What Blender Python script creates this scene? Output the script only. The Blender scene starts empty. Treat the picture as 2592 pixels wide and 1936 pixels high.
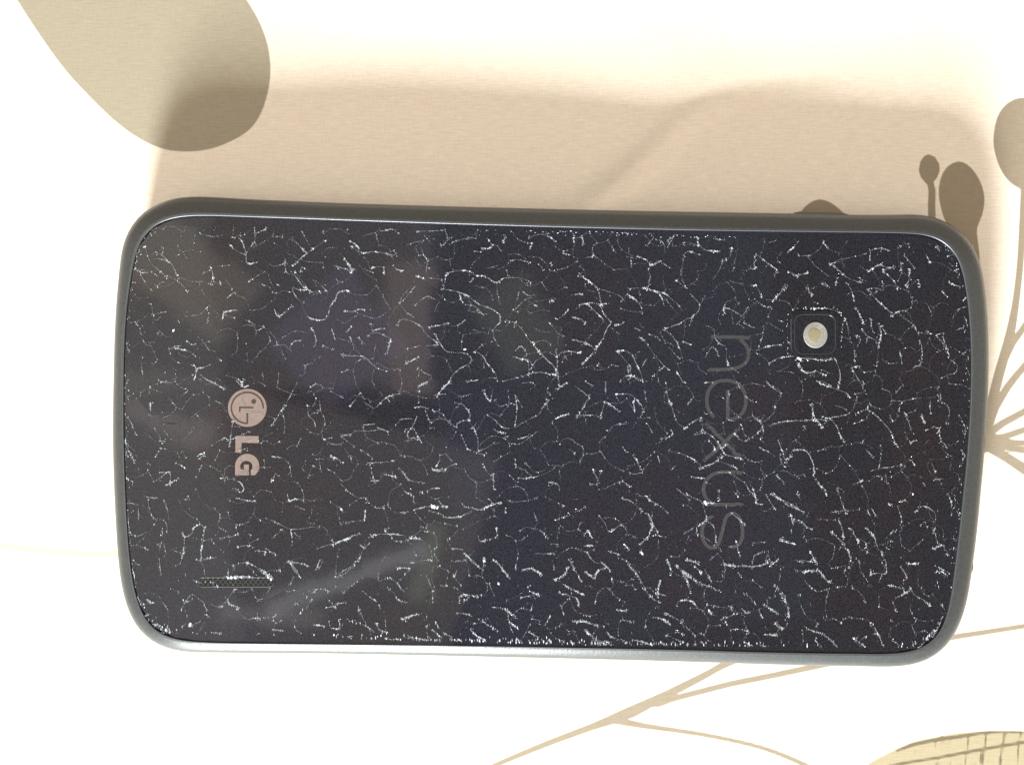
import bpy, bmesh, math, random
import numpy as np
from mathutils import Vector, Matrix
from mathutils.geometry import tessellate_polygon

SC = bpy.context.scene
COL = SC.collection
rnd = random.Random(11)

# ------------------------------------------------------------------ camera
PW, PH, FPX = 2592.0, 1936.0, 2200.0          # photo size and focal length in photo pixels
CAMZ = 0.143
TILT = math.radians(-0.77)
CAM = Vector((CAMZ * math.tan(TILT), 0.0, CAMZ))
cd = bpy.data.cameras.new('camera')
cd.sensor_width = 36.0
cd.lens = 36.0 * FPX / PW
cd.clip_start = 0.005
cd.clip_end = 20.0
cam = bpy.data.objects.new('camera', cd)
cam.location = CAM
cam.rotation_euler = (0, TILT, 0)
COL.objects.link(cam)
SC.camera = cam

# ------------------------------------------------------------------ world and lamps
w = bpy.data.worlds.new('World'); SC.world = w; w.use_nodes = True
wn = w.node_tree.nodes; wl = w.node_tree.links
bg = wn['Background']
bg.inputs['Color'].default_value = (0.95, 0.81, 0.63, 1)      # even warm light of the room
bg.inputs['Strength'].default_value = 0.71

def area(name, loc, target, sx, sy, power, color):
    l = bpy.data.lights.new(name, 'AREA'); l.shape = 'RECTANGLE'
    l.size, l.size_y, l.energy, l.color = sx, sy, power, color
    o = bpy.data.objects.new(name, l); o.location = loc
    o.rotation_euler = (Vector(target) - Vector(loc)).to_track_quat('-Z', 'Y').to_euler()
    COL.objects.link(o); return o
# low window: from the bottom of the picture, a little to the left, 21 degrees high
AZ, EL, DW = math.radians(12), math.radians(18.2), 0.85
wdir = Vector((-math.sin(AZ) * math.cos(EL), -math.cos(AZ) * math.cos(EL), math.sin(EL)))
area('window_light', wdir * DW, (0, 0, 0), 0.15, 0.15, 30.0, (0.95, 1.0, 0.98))
# added overhead lamps, out of view, that make the reflections in the glass
def overhead(name, px, py, wpx, hpx, ang, L, color, Z=0.75):
    """an added lamp with no known source, placed so its mirror image tints the glass; L is its radiance"""
    zg = 0.009; k = (Z + CAMZ - 2 * zg) / FPX
    o = area(name, (CAM.x + (px - PW / 2) * k - math.sin(TILT) * 0.8, -(py - PH / 2) * k, Z), (CAM.x + (px - PW / 2) * k - math.sin(TILT) * 0.8, -(py - PH / 2) * k, 0),
             wpx * k, hpx * k, math.pi * wpx * hpx * k * k * L, color)
    o.rotation_euler = (0, 0, math.radians(ang)); return o
overhead('left_reflection_lamp', 430, 380, 1345, 1210, 0, 0.95, (1.0, 0.86, 0.76), 0.95)  # added lamps: warm reflection over the left half of the glass
overhead('left_reflection_lamp', 500, 1500, 1330, 1050, -14, 1.05, (1.0, 0.86, 0.78), 0.94)
overhead('left_reflection_lamp', 260, 1000, 620, 1900, 5, 0.75, (0.98, 1.0, 0.84), 0.93)  # added lamp, stands in for lens glare at the left end
overhead('streak_reflection_lamp', 1085, 1430, 44, 190, -16, 1.9, (0.80, 1.0, 0.62), 0.71)  # added lamps that mirror as pale streaks in the glass
overhead('streak_reflection_lamp', 880, 1462, 420, 44, 20, 3.2, (0.95, 0.97, 1.0), 0.70)
overhead('streak_reflection_lamp', 690, 1555, 260, 46, -6, 1.9, (1.0, 0.90, 0.90), 0.72)
overhead('patch_reflection_lamp', 1560, 1000, 900, 1250, 8, 0.42, (0.35, 0.48, 1.0), 0.98)  # added blue lamp, its reflection turns the middle of the glass navy
overhead('patch_reflection_lamp', 480, 700, 330, 190, -38, 1.5, (1.0, 0.80, 0.55), 0.74)  # added lamps from here on, mirrored as coloured patches in the glass
overhead('patch_reflection_lamp', 1040, 830, 110, 330, 0, 1.5, (1.0, 0.72, 0.66), 0.72)
overhead('patch_reflection_lamp', 1310, 820, 220, 170, -60, 1.0, (0.75, 0.90, 0.62), 0.71)
overhead('patch_reflection_lamp', 860, 860, 260, 260, 40, 1.2, (0.55, 0.48, 1.0), 0.73)
overhead('patch_reflection_lamp', 430, 1075, 220, 60, -22, 2.0, (1.0, 0.80, 0.80), 0.76)

SC.view_settings.view_transform = 'Standard'
SC.view_settings.look = 'None'
SC.view_settings.exposure = 0.0
SC.view_settings.gamma = 1.0

# ------------------------------------------------------------------ photo measurements -> metres
def P(px, py, z):
    d = Vector(((px - PW / 2) / FPX, -(py - PH / 2) / FPX, -1.0))
    c, s = math.cos(TILT), math.sin(TILT)
    d = Vector((c * d.x + s * d.z, d.y, -s * d.x + c * d.z))
    return CAM + d * ((z - CAM.z) / d.z)
ZG = 0.0090                                   # height of the glass back over the table
def G(px, py):
    p = P(px, py, ZG); return (p.x, p.y)
def T(px, py):
    p = P(px, py, 0.0); return (p.x, p.y)

# ------------------------------------------------------------------ helpers
def link(name, me, mats, parent=None, smooth=False):
    o = bpy.data.objects.new(name, me)
    for m in (mats if isinstance(mats, (list, tuple)) else [mats]):
        me.materials.append(m)
    if smooth:
        me.polygons.foreach_set('use_smooth', [True] * len(me.polygons))
    if parent: o.parent = parent
    COL.objects.link(o); return o
def mesh(name, v, f):
    me = bpy.data.meshes.new(name); me.from_pydata([tuple(a) for a in v], [], f); me.update(); return me
def catmull(pts, step, closed=False):
    pts = [Vector(p) for p in pts]; n = len(pts); out = []
    if n < 3 and not closed:
        L = (pts[1] - pts[0]).length; k = max(1, int(L / step))
        return [pts[0].lerp(pts[1], i / k) for i in range(k + 1)]
    rng = range(n) if closed else range(n - 1)
    for i in rng:
        if closed: a, b, c, d = pts[i - 1], pts[i], pts[(i + 1) % n], pts[(i + 2) % n]
        else: a, b, c, d = pts[max(i - 1, 0)], pts[i], pts[i + 1], pts[min(i + 2, n - 1)]
        k = max(1, int((c - b).length / step))
        # centripetal parametrisation keeps long and short spans smooth
        t0 = 0.0; t1 = t0 + max((b - a).length, 1e-9) ** .5; t2 = t1 + max((c - b).length, 1e-9) ** .5; t3 = t2 + max((d - c).length, 1e-9) ** .5
        for j in range(k):
            t = t1 + (t2 - t1) * j / k
            A1 = a * ((t1 - t) / (t1 - t0)) + b * ((t - t0) / (t1 - t0))
            A2 = b * ((t2 - t) / (t2 - t1)) + c * ((t - t1) / (t2 - t1))
            A3 = c * ((t3 - t) / (t3 - t2)) + d * ((t - t2) / (t3 - t2))
            B1 = A1 * ((t2 - t) / (t2 - t0)) + A2 * ((t - t0) / (t2 - t0))
            B2 = A2 * ((t3 - t) / (t3 - t1)) + A3 * ((t - t1) / (t3 - t1))
            out.append(B1 * ((t2 - t) / (t2 - t1)) + B2 * ((t - t1) / (t2 - t1)))
    if not closed: out.append(pts[-1])
    return out

# ------------------------------------------------------------------ materials
def mat(name):
    m = bpy.data.materials.new(name); m.use_nodes = True
    nt = m.node_tree; b = nt.nodes['Principled BSDF']
    return m, nt.nodes, nt.links, b
def simple(name, col, rough, metal=0.0, spec=0.5, noise=0.0, nscale=2000.0, bump=0.0):
    m, N, L, b = mat(name)
    b.inputs['Base Color'].default_value = (*col, 1); b.inputs['Roughness'].default_value = rough
    b.inputs['Metallic'].default_value = metal; b.inputs['Specular IOR Level'].default_value = spec
    if noise or bump:
        tc = N.new('ShaderNodeTexCoord'); n = N.new('ShaderNodeTexNoise')
        n.inputs['Scale'].default_value = nscale; n.inputs['Detail'].default_value = 4
        L.new(tc.outputs['Object'], n.inputs['Vector'])
        if noise:
            mr = N.new('ShaderNodeMapRange'); mr.inputs['From Min'].default_value = .3; mr.inputs['From Max'].default_value = .7
            mr.inputs['To Min'].default_value = 1 - noise; mr.inputs['To Max'].default_value = 1 + noise
            L.new(n.outputs['Fac'], mr.inputs['Value'])
            mx = N.new('ShaderNodeVectorMath'); mx.operation = 'SCALE'; mx.inputs[0].default_value = col
            L.new(mr.outputs['Result'], mx.inputs['Scale']); L.new(mx.outputs['Vector'], b.inputs['Base Color'])
        if bump:
            bp = N.new('ShaderNodeBump'); bp.inputs['Strength'].default_value = bump; bp.inputs['Distance'].default_value = 0.0001
            L.new(n.outputs['Fac'], bp.inputs['Height']); L.new(bp.outputs['Normal'], b.inputs['Normal'])
    return m

M = {}
# soft-touch rubber bumper
M['rubber'] = simple('soft_touch_rubber', (0.036, 0.042, 0.047), 0.33, spec=0.85, noise=0.25, nscale=2500, bump=0.25)
M['button'] = simple('matt_button', (0.058, 0.058, 0.056), 0.42, spec=0.5, noise=0.2, nscale=2500, bump=0.2)
M['glint'] = simple('glint_metal', (0.13, 0.14, 0.16), 0.42, metal=0.7)  # grey metal that lets the added ring glint along the glass edge
M['jack'] = simple('jack_socket', (0.008, 0.008, 0.008), 0.35)
M['hole'] = simple('open_hole', (0.014, 0.015, 0.016), 0.8, spec=0.1)
M['front'] = simple('front_glass', (0.01, 0.01, 0.012), 0.1)
M['backing'] = simple('black_backing', (0.012, 0.011, 0.014), 0.4)
M['cam_glass'] = simple('camera_cover', (0.010, 0.010, 0.013), 0.06)
M['grille'] = simple('speaker_mesh', (0.026, 0.027, 0.028), 0.5, spec=0.3, noise=0.3, nscale=4000)
M['logo'] = simple('rose_foil_print', (0.20, 0.150, 0.135), 0.45, noise=0.10, nscale=1500)
M['logo_dark'] = simple('logo_dark_line', (0.030, 0.024, 0.022), 0.5)
M['word'] = simple('grey_lettering', (0.034, 0.036, 0.040), 0.3, noise=0.25, nscale=3000)
M['faint'] = simple('faint_lettering', (0.016, 0.017, 0.018), 0.3, noise=0.4, nscale=3000)
M['lens_rim'] = simple('lens_plastic', (0.25, 0.245, 0.23), 0.4, noise=0.10, nscale=4000)
M['phosphor'] = simple('yellow_phosphor', (0.235, 0.21, 0.13), 0.35, noise=0.15, nscale=4000)

# black glass with fine dust and a little unevenness
m, N, L, b = mat('black_back_glass')
tc = N.new('ShaderNodeTexCoord')
n1 = N.new('ShaderNodeTexNoise'); n1.inputs['Scale'].default_value = 55; n1.inputs['Detail'].default_value = 3
n2 = N.new('ShaderNodeTexNoise'); n2.inputs['Scale'].default_value = 5200; n2.inputs['Detail'].default_value = 2
L.new(tc.outputs['Object'], n1.inputs['Vector']); L.new(tc.outputs['Object'], n2.inputs['Vector'])
cr = N.new('ShaderNodeValToRGB')
cr.color_ramp.elements[0].position = .30; cr.color_ramp.elements[0].color = (0.0075, 0.0082, 0.0150, 1)
cr.color_ramp.elements[1].position = .70; cr.color_ramp.elements[1].color = (0.0100, 0.0080, 0.0115, 1)
e = cr.color_ramp.elements.new(.5); e.color = (0.0075, 0.0082, 0.0130, 1)
L.new(n1.outputs['Fac'], cr.inputs['Fac'])
mr = N.new('ShaderNodeMapRange'); mr.inputs['From Min'].default_value = .3; mr.inputs['From Max'].default_value = .72
mr.inputs['To Min'].default_value = .0; mr.inputs['To Max'].default_value = 2.6
L.new(n2.outputs['Fac'], mr.inputs['Value'])
sc = N.new('ShaderNodeVectorMath'); sc.operation = 'SCALE'
L.new(cr.outputs['Color'], sc.inputs[0]); L.new(mr.outputs['Result'], sc.inputs['Scale'])
L.new(sc.outputs['Vector'], b.inputs['Base Color'])
b.inputs['Roughness'].default_value = 0.065; b.inputs['IOR'].default_value = 1.38
M['glass'] = m

# crack splinters: how dense the fractured glass is comes from a per-face value
m, N, L, b = mat('fractured_glass')
at = N.new('ShaderNodeAttribute'); at.attribute_name = 'fracture'
cr = N.new('ShaderNodeValToRGB')
cr.color_ramp.elements[0].color = (0.05, 0.055, 0.065, 1); cr.color_ramp.elements[1].color = (0.74, 0.82, 0.92, 1)
e = cr.color_ramp.elements.new(.5); e.color = (0.22, 0.24, 0.27, 1)
L.new(at.outputs['Fac'], cr.inputs['Fac']); L.new(cr.outputs['Color'], b.inputs['Base Color'])
b.inputs['Roughness'].default_value = 0.25
M['crack'] = m

# printed cotton cloth
m, N, L, b = mat('printed_cloth')
tc = N.new('ShaderNodeTexCoord')
def attr(nm):
    a = N.new('ShaderNodeAttribute'); a.attribute_name = nm; return a.outputs['Fac']
def soft(v, width):
    mp = N.new('ShaderNodeMapRange'); mp.interpolation_type = 'SMOOTHSTEP'
    mp.inputs['From Min'].default_value = width; mp.inputs['From Max'].default_value = -width
    L.new(v, mp.inputs['Value']); return mp.outputs['Result']
def weave(sx, sy, sz):
    mp = N.new('ShaderNodeMapping'); mp.inputs['Scale'].default_value = (sx, sy, sz)
    mp.inputs['Rotation'].default_value = (0, 0, math.radians(1.0))
    n = N.new('ShaderNodeTexNoise'); n.inputs['Scale'].default_value = 1; n.inputs['Detail'].default_value = 2
    L.new(tc.outputs['Object'], mp.inputs['Vector']); L.new(mp.outputs['Vector'], n.inputs['Vector']); return n.outputs['Fac']
wh = weave(420, 4200, 1); wv = weave(4200, 600, 1); wf = weave(6500, 6500, 1)
ad = N.new('ShaderNodeMath'); ad.operation = 'MULTIPLY_ADD'; ad.inputs[1].default_value = 0.5
L.new(wv, ad.inputs[0]); L.new(wh, ad.inputs[2])
ad2 = N.new('ShaderNodeMath'); ad2.operation = 'MULTIPLY_ADD'; ad2.inputs[1].default_value = 1.3
L.new(wf, ad2.inputs[0]); L.new(ad.outputs[0], ad2.inputs[2])       # about 0.6 .. 1.5
wm = N.new('ShaderNodeMapRange'); wm.inputs['From Min'].default_value = 1.0; wm.inputs['From Max'].default_value = 1.8
wm.inputs['To Min'].default_value = .86; wm.inputs['To Max'].default_value = 1.12
L.new(ad2.outputs[0], wm.inputs['Value'])
def mix(f, a, bb):
    x = N.new('ShaderNodeMix'); x.data_type = 'RGBA'
    L.new(f, x.inputs['Factor'])
    for s, v in (('A', a), ('B', bb)):
        sock = [i for i in x.inputs if i.name == s and i.type == 'RGBA'][0]
        if isinstance(v, tuple): sock.default_value = (*v, 1)
        else: L.new(v, sock)
    return [o for o in x.outputs if o.type == 'RGBA'][0]
c0 = mix(soft(attr('pale_print'), 0.00025), (0.86, 0.79, 0.69), (0.60, 0.60, 0.42))
c1 = mix(soft(attr('tan_print'), 0.00013), c0, (0.355, 0.318, 0.245))
c1 = mix(soft(attr('brown_print'), 0.00013), c1, (0.315, 0.265, 0.200))
c2 = mix(soft(attr('sand_print'), 0.00013), c1, (0.40, 0.345, 0.235))
c3 = mix(soft(attr('line_print'), 0.00013), c2, (0.17, 0.14, 0.09))
scl = N.new('ShaderNodeVectorMath'); scl.operation = 'SCALE'
L.new(c3, scl.inputs[0]); L.new(wm.outputs['Result'], scl.inputs['Scale'])
L.new(scl.outputs['Vector'], b.inputs['Base Color'])
bp = N.new('ShaderNodeBump'); bp.inputs['Strength'].default_value = 0.06; bp.inputs['Distance'].default_value = 0.00005
L.new(ad2.outputs[0], bp.inputs['Height']); L.new(bp.outputs['Normal'], b.inputs['Normal'])
b.inputs['Roughness'].default_value = 0.9; b.inputs['Specular IOR Level'].default_value = 0.15
M['cloth'] = m

# ================================================================== tablecloth
def axis(fine_lo, fine_hi, step, far):
    a = list(np.arange(fine_lo, fine_hi + step / 2, step))
    x, s = a[-1], step
    while x < far: s *= 1.18; x += s; a.append(x)
    x, s = a[0], step
    while x > -far: s *= 1.18; x -= s; a.insert(0, x)
    return np.array(a)
gx = axis(-0.100, 0.100, 0.00042, 0.60); gy = axis(-0.076, 0.076, 0.00042, 0.60)
X, Y = np.meshgrid(gx, gy)

def seg_d(ax, ay, bx, by, ra=0.0, rb=0.0):
    dx, dy = bx - ax, by - ay; l2 = dx * dx + dy * dy + 1e-18
    t = np.clip(((X - ax) * dx + (Y - ay) * dy) / l2, 0, 1)
    return np.hypot(X - ax - t * dx, Y - ay - t * dy) - (ra + (rb - ra) * t)
def sd_stroke(pts, widths):                      # pts in photo px on the cloth, widths in px
    q = [Vector((*p, wd)) for p, wd in zip(pts, widths)]
    q = catmull(q, 30.0)
    d = np.full(X.shape, 9.0)
    k = CAMZ / FPX / 2
    for a, c in zip(q[:-1], q[1:]):
        A, B = T(a.x, a.y), T(c.x, c.y)
        d = np.minimum(d, seg_d(*A, *B, a.z * k, c.z * k))
    return d
def sd_poly(pts, closed_curve=True):
    q = catmull([Vector((*p, 0)) for p in pts], 12.0, True) if closed_curve else [Vector((*p, 0)) for p in pts]
    W2 = [T(p.x, p.y) for p in q]
    d = np.full(X.shape, 9.0); inside = np.zeros(X.shape, bool)
    for i in range(len(W2)):
        (ax, ay), (bx, by) = W2[i - 1], W2[i]
        d = np.minimum(d, seg_d(ax, ay, bx, by))
        if ay != by:
            c = ((ay > Y) != (by > Y)) & (X < (bx - ax) * (Y - ay) / (by - ay) + ax)
            inside ^= c
    return np.where(inside, -d, d)
U = lambda *a: np.minimum.reduce(a)

leaf = sd_poly([(43, 0), (100, 88), (163, 175), (222, 240), (285, 301), (332, 338), (378, 364), (420, 379), (468, 384), (520, 380), (570, 365),
                (631, 330), (658, 294), (675, 250), (685, 191), (681, 130), (667, 81), (646, 36), (620, -5), (560, -80), (430, -200), (230, -330), (60, -400), (-40, -300), (-40, -140)])
hump = sd_poly([(2004, 600), (2020, 548), (2045, 517), (2072, 505), (2100, 512), (2125, 530), (2150, 556), (2170, 610), (2150, 700), (2085, 740), (2030, 700)])
bud = sd_poly([(2350, 391), (2366, 398), (2377, 415), (2379, 432), (2372, 450), (2357, 468), (2345, 466), (2331, 450), (2325, 432), (2329, 410), (2338, 396)])
oval = sd_poly([(2425, 409), (2448, 417), (2470, 440), (2486, 472), (2492, 508), (2486, 545), (2474, 575), (2470, 612), (2456, 625), (2428, 604), (2396, 566), (2382, 528), (2376, 490), (2380, 455), (2396, 424)])
big = sd_poly([(2582, 248), (2600, 250), (2640, 280), (2662, 340), (2655, 410), (2630, 460), (2600, 486), (2582, 478), (2556, 461), (2531, 425), (2515, 370), (2516, 330), (2527, 290), (2550, 262)])
HUB = (2489, 1118)
st = []
def S(pts, ws): st.append(sd_stroke(pts, ws))
S([(2354, 460), (2358, 520), (2362, 620), (2390, 820), (2440, 1000), HUB], [17, 19, 20, 20, 22, 30])          # stem of the small bud, runs under the phone
S([(2466, 590), (2472, 640), (2477, 740), (2480, 900), (2484, 1020), HUB], [14, 14, 13, 14, 18, 30])
S([(2592, 470), (2588, 560), (2583, 660), (2572, 760), (2556, 850), (2528, 950), (2508, 1030), HUB], [16, 16, 17, 18, 24, 26, 26, 34])
S([(2680, 690), (2630, 770), (2592, 828), (2564, 868), (2545, 905)], [14, 15, 16, 16, 18])
S([(2700, 800), (2640, 872), (2592, 928), (2550, 980), (2520, 1030), (2502, 1075), HUB], [14, 15, 17, 19, 20, 24, 34])
S([(2760, 940), (2680, 990), (2592, 1042), (2540, 1070), (2500, 1098), HUB], [14, 15, 17, 18, 22, 34])
S([(2740, 1050), (2660, 1066), (2592, 1088), (2540, 1106), HUB], [13, 14, 15, 17, 32])
S([(2740, 1115), (2660, 1118), (2592, 1121), (2540, 1121), HUB], [12, 13, 14, 18, 36])
S([(2740, 1140), (2660, 1140), (2592, 1140), (2540, 1130), HUB], [12, 13, 15, 18, 36])
S([(2700, 1235), (2650, 1216), (2592, 1186), (2552, 1160), (2515, 1138), HUB], [28, 28, 27, 24, 24, 34])
S([HUB, (2400, 1240), (2280, 1390), (2140, 1520), (1980, 1620), (1840, 1680), (1676, 1762), (1600, 1800), (1500, 1838), (1388, 1880), (1253, 1936), (1100, 2010)],
  [34, 24, 22, 20, 18, 15, 20, 30, 18, 15, 12, 11])
S([(1600, 1800), (1690, 1756), (1760, 1722), (1840, 1676), (1960, 1600)], [20, 20, 17, 17, 17])
S([(1650, 1780), (1740, 1758), (1850, 1730), (1950, 1710), (2030, 1693), (2102, 1678), (2260, 1645), (2401, 1614), (2490, 1600), (2592, 1584), (2760, 1560)], [15, 15, 15, 15, 15, 15, 14, 14, 13, 12, 12])
S([(1560, 1822), (1630, 1836), (1700, 1846), (1800, 1862), (1934, 1893), (2040, 1936), (2120, 1980)], [20, 14, 12, 11, 11, 12, 12])
tan = leaf
brown = U(big, hump, bud, oval, *st)  # big oval takes the darker brown to paint in its penumbra shade
pale = sd_stroke([(-160, 1372), (0, 1381), (90, 1391), (180, 1399), (300, 1402), (420, 1400)], [20, 19, 18, 18, 18, 18])
sand_pts = [(2190, 1945), (2199, 1932), (2235, 1912), (2272, 1893), (2308, 1878), (2360, 1866), (2413, 1856), (2480, 1850), (2540, 1848), (2592, 1850), (2680, 1862), (2790, 1900), (2860, 1980),
            (2860, 2120), (2700, 2230), (2480, 2240), (2280, 2150), (2190, 2040)]
sand = sd_poly(sand_pts)
# dark veins of the skeleton leaf
ln = [sd_stroke([(2270, 1899), (2310, 1884), (2345, 1876), (2384, 1869), (2430, 1863), (2480, 1855), (2540, 1851), (2592, 1854), (2680, 1868)], [6, 9, 9, 10, 9, 8, 5, 5, 6]),
      sd_stroke([(2240, 1940), (2290, 1930), (2340, 1922), (2400, 1912), (2450, 1902), (2500, 1893), (2560, 1883), (2592, 1878), (2680, 1884)], [6, 8, 7, 8, 8, 8, 8, 8, 8])]
for (xa, ya, xb, yb, wd) in [(2403, 1868, 2402, 1910, 4), (2452, 1862, 2447, 1904, 5), (2497, 1857, 2492, 1893, 6), (2543, 1850, 2540, 1884, 8), (2584, 1850, 2579, 1880, 5), (2447, 1904, 2440, 1950, 4),
                             (2492, 1893, 2484, 1950, 6), (2537, 1886, 2530, 1950, 6), (2579, 1880, 2574, 1950, 5), (2384, 1862, 2384, 1876, 8), (2430, 1858, 2430, 1868, 5), (2340, 1874, 2338, 1882, 6),
                             (2315, 1900, 2314, 1912, 3), (2368, 1880, 2368, 1892, 3), (2625, 1858, 2618, 1950, 6), (2670, 1866, 2660, 1950, 5)]:
    ln.append(sd_stroke([(xa, ya), (xb, yb)], [wd, wd * .7]))
r2 = random.Random(4)
for i in range(75):
    xx = 2330 + r2.random() * 330; yy = 1900 + r2.random() * 150
    base = 1912 - (xx - 2400) * .16
    if yy < base + 6: yy = base + 8 + r2.random() * 20
    ln.append(sd_stroke([(xx, yy), (xx + r2.uniform(-6, 4), yy + r2.uniform(8, 26))], [r2.uniform(1.5, 4), r2.uniform(1, 3)]))
line = np.maximum(U(*ln), sand)

# soft undulation of the cloth; flat under the phone
def gauss(cx, cy, sx, sy, rot=0.0):
    c, s = math.cos(rot), math.sin(rot)
    u = (X - cx) * c + (Y - cy) * s; v = -(X - cx) * s + (Y - cy) * c
    return np.exp(-(u / sx) ** 2 - (v / sy) ** 2)
Zc = np.zeros(X.shape)
def ridge(pts, hs, sg):
    best = np.full(X.shape, 9.0); hh = np.zeros(X.shape)
    q = catmull([Vector((*p, h)) for p, h in zip(pts, hs)], 25.0)
    for a, c in zip(q[:-1], q[1:]):
        A, B = T(a.x, a.y), T(c.x, c.y)
        dx, dy = B[0] - A[0], B[1] - A[1]; l2 = dx * dx + dy * dy + 1e-18
        t = np.clip(((X - A[0]) * dx + (Y - A[1]) * dy) / l2, 0, 1)
        d = np.hypot(X - A[0] - t * dx, Y - A[1] - t * dy)
        better = d < best
        hh = np.where(better, a.z + (c.z - a.z) * t, hh); best = np.minimum(best, d)
    return hh * np.exp(-(best / sg) ** 2)
Zc += ridge([(1480, 530), (1560, 470), (1640, 400), (1720, 320), (1820, 250), (1960, 215), (2150, 200)], [-.0006, -.0014, -.0016, -.0012, -.0007, -.0004, 0], 0.0023)
Zc += 0.0006 * gauss(*T(1680, 215), 0.011, 0.012)
Zc -= 0.0003 * gauss(*T(1950, 160), 0.016, 0.010)
Zc += 0.0004 * gauss(*T(2330, 240), 0.012, 0.008)
Zc -= 0.0004 * gauss(*T(1050, 180), 0.020, 0.010)
Zc += 0.0003 * gauss(*T(700, 210), 0.010, 0.010)
far = np.clip((np.hypot(X, Y) - 0.10) / 0.15, 0, 1)
Zc += far * 0.002 * (np.sin(X * 31 + 1) * np.cos(Y * 23) + .5 * np.sin(Y * 47 + X * 13))
flat = np.clip(np.minimum((np.abs(X - 0.005) - 0.066) / 0.006, 9), 0, 1)
flaty = np.clip((np.abs(Y + 0.0075) - 0.0345) / 0.004, 0, 1)
Zc *= np.maximum(flat, flaty)
ny, nx = X.shape
verts = np.stack([X.ravel(), Y.ravel(), Zc.ravel()], 1)
ii = np.arange((ny - 1) * (nx - 1)); r_, c_ = ii // (nx - 1), ii % (nx - 1); v0 = r_ * nx + c_
faces = np.stack([v0, v0 + 1, v0 + nx + 1, v0 + nx], 1)
me = bpy.data.meshes.new('tablecloth')
me.vertices.add(len(verts)); me.vertices.foreach_set('co', verts.ravel())
me.loops.add(faces.size); me.loops.foreach_set('vertex_index', faces.ravel())
me.polygons.add(len(faces)); me.polygons.foreach_set('loop_start', np.arange(0, faces.size, 4)); me.polygons.foreach_set('loop_total', np.full(len(faces), 4))
me.update()
for nm, arr in (('tan_print', tan), ('brown_print', brown), ('pale_print', pale), ('sand_print', sand), ('line_print', line)):
    a = me.attributes.new(nm, 'FLOAT', 'POINT'); a.data.foreach_set('value', arr.ravel().astype(np.float32))
cloth = link('tablecloth', me, M['cloth'], smooth=True)
cloth['label'] = 'cream cotton tablecloth printed with tan ovals and branching stems under the phone'
cloth['category'] = 'tablecloth'
# the table under the cloth
bm = bmesh.new(); bmesh.ops.create_cube(bm, size=1.0)
for v in bm.verts: v.co = Vector((v.co.x * 1.16, v.co.y * 1.16, v.co.z * 0.02 - 0.0145))
bmesh.ops.bevel(bm, geom=bm.edges[:], offset=0.003, segments=2, affect='EDGES')
me = bpy.data.meshes.new('table_surface'); bm.to_mesh(me); bm.free()
ts = link('table_surface', me, simple('table_wood', (0.20, 0.11, 0.055), 0.45, noise=.2, nscale=60)); ts['kind'] = 'structure'

# ================================================================== phone
phone = bpy.data.objects.new('smartphone', None)
phone.empty_display_size = 0.02
pc = P(1386, 1100, ZG)
phone.location = (pc.x, pc.y, 0.0)
phone['label'] = 'black smartphone lying face down with its glass back shattered into a web of cracks'
phone['category'] = 'phone'
COL.objects.link(phone)
OX, OY = pc.x, pc.y
def lc(v): return (v[0] - OX, v[1] - OY, v[2])
def part(name, v, f, m, parent=None, smooth=False):
    """parts are written in world metres; the phone's own origin is taken off here"""
    return link(name, mesh(name, [lc(a) for a in v], f), m, parent or phone, smooth)

gp = [(340, 668), (350, 625), (380, 580), (419, 559), (470, 549.5), (674, 553), (900, 561), (1200, 571), (1500, 579.5), (1800, 586), (2100, 590), (2290, 593), (2346, 597), (2380, 609), (2413, 637),
      (2432, 675), (2443, 730), (2452, 800), (2457, 906), (2454, 1046), (2447, 1150), (2438, 1240), (2427, 1345), (2415, 1442), (2402, 1530), (2377, 1600), (2337, 1636), (2278, 1650),
      (2150, 1651), (1950, 1648), (1700, 1641), (1400, 1635), (1100, 1630), (850, 1627), (514, 1622), (455, 1617), (412, 1604), (379, 1580), (357, 1540), (340, 1481), (329, 1399), (322, 1300), (316, 1141), (315, 1000), (318, 850), (327, 745)]
gl = catmull([Vector((*G(*p), 0)) for p in gp], 0.0006, True)
# even out spacing, smooth lightly
def resample(pts, n):
    P_ = np.array([(p.x, p.y) for p in pts]); Q = np.vstack([P_, P_[:1]])
    s = np.r_[0, np.cumsum(np.hypot(*np.diff(Q, axis=0).T))]
    t = np.linspace(0, s[-1], n, endpoint=False)
    return np.stack([np.interp(t, s, Q[:, 0]), np.interp(t, s, Q[:, 1])], 1)
NG = 400
gl = resample(gl, NG)
k = np.exp(-0.5 * (np.arange(-9, 10) / 1.5) ** 2); k /= k.sum()
gl = sum(wt * np.roll(gl, sft, 0) for wt, sft in zip(k, range(-9, 10)))
tg = np.roll(gl, -2, 0) - np.roll(gl, 2, 0); tg /= np.hypot(*tg.T)[:, None]
area2 = np.sum(gl[:, 0] * np.roll(gl[:, 1], -1) - np.roll(gl[:, 0], -1) * gl[:, 1])
nrm = np.stack([tg[:, 1], -tg[:, 0]], 1) * (1 if area2 > 0 else -1)      # outward
if area2 < 0: gl = gl[::-1].copy(); nrm = nrm[::-1].copy()
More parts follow.
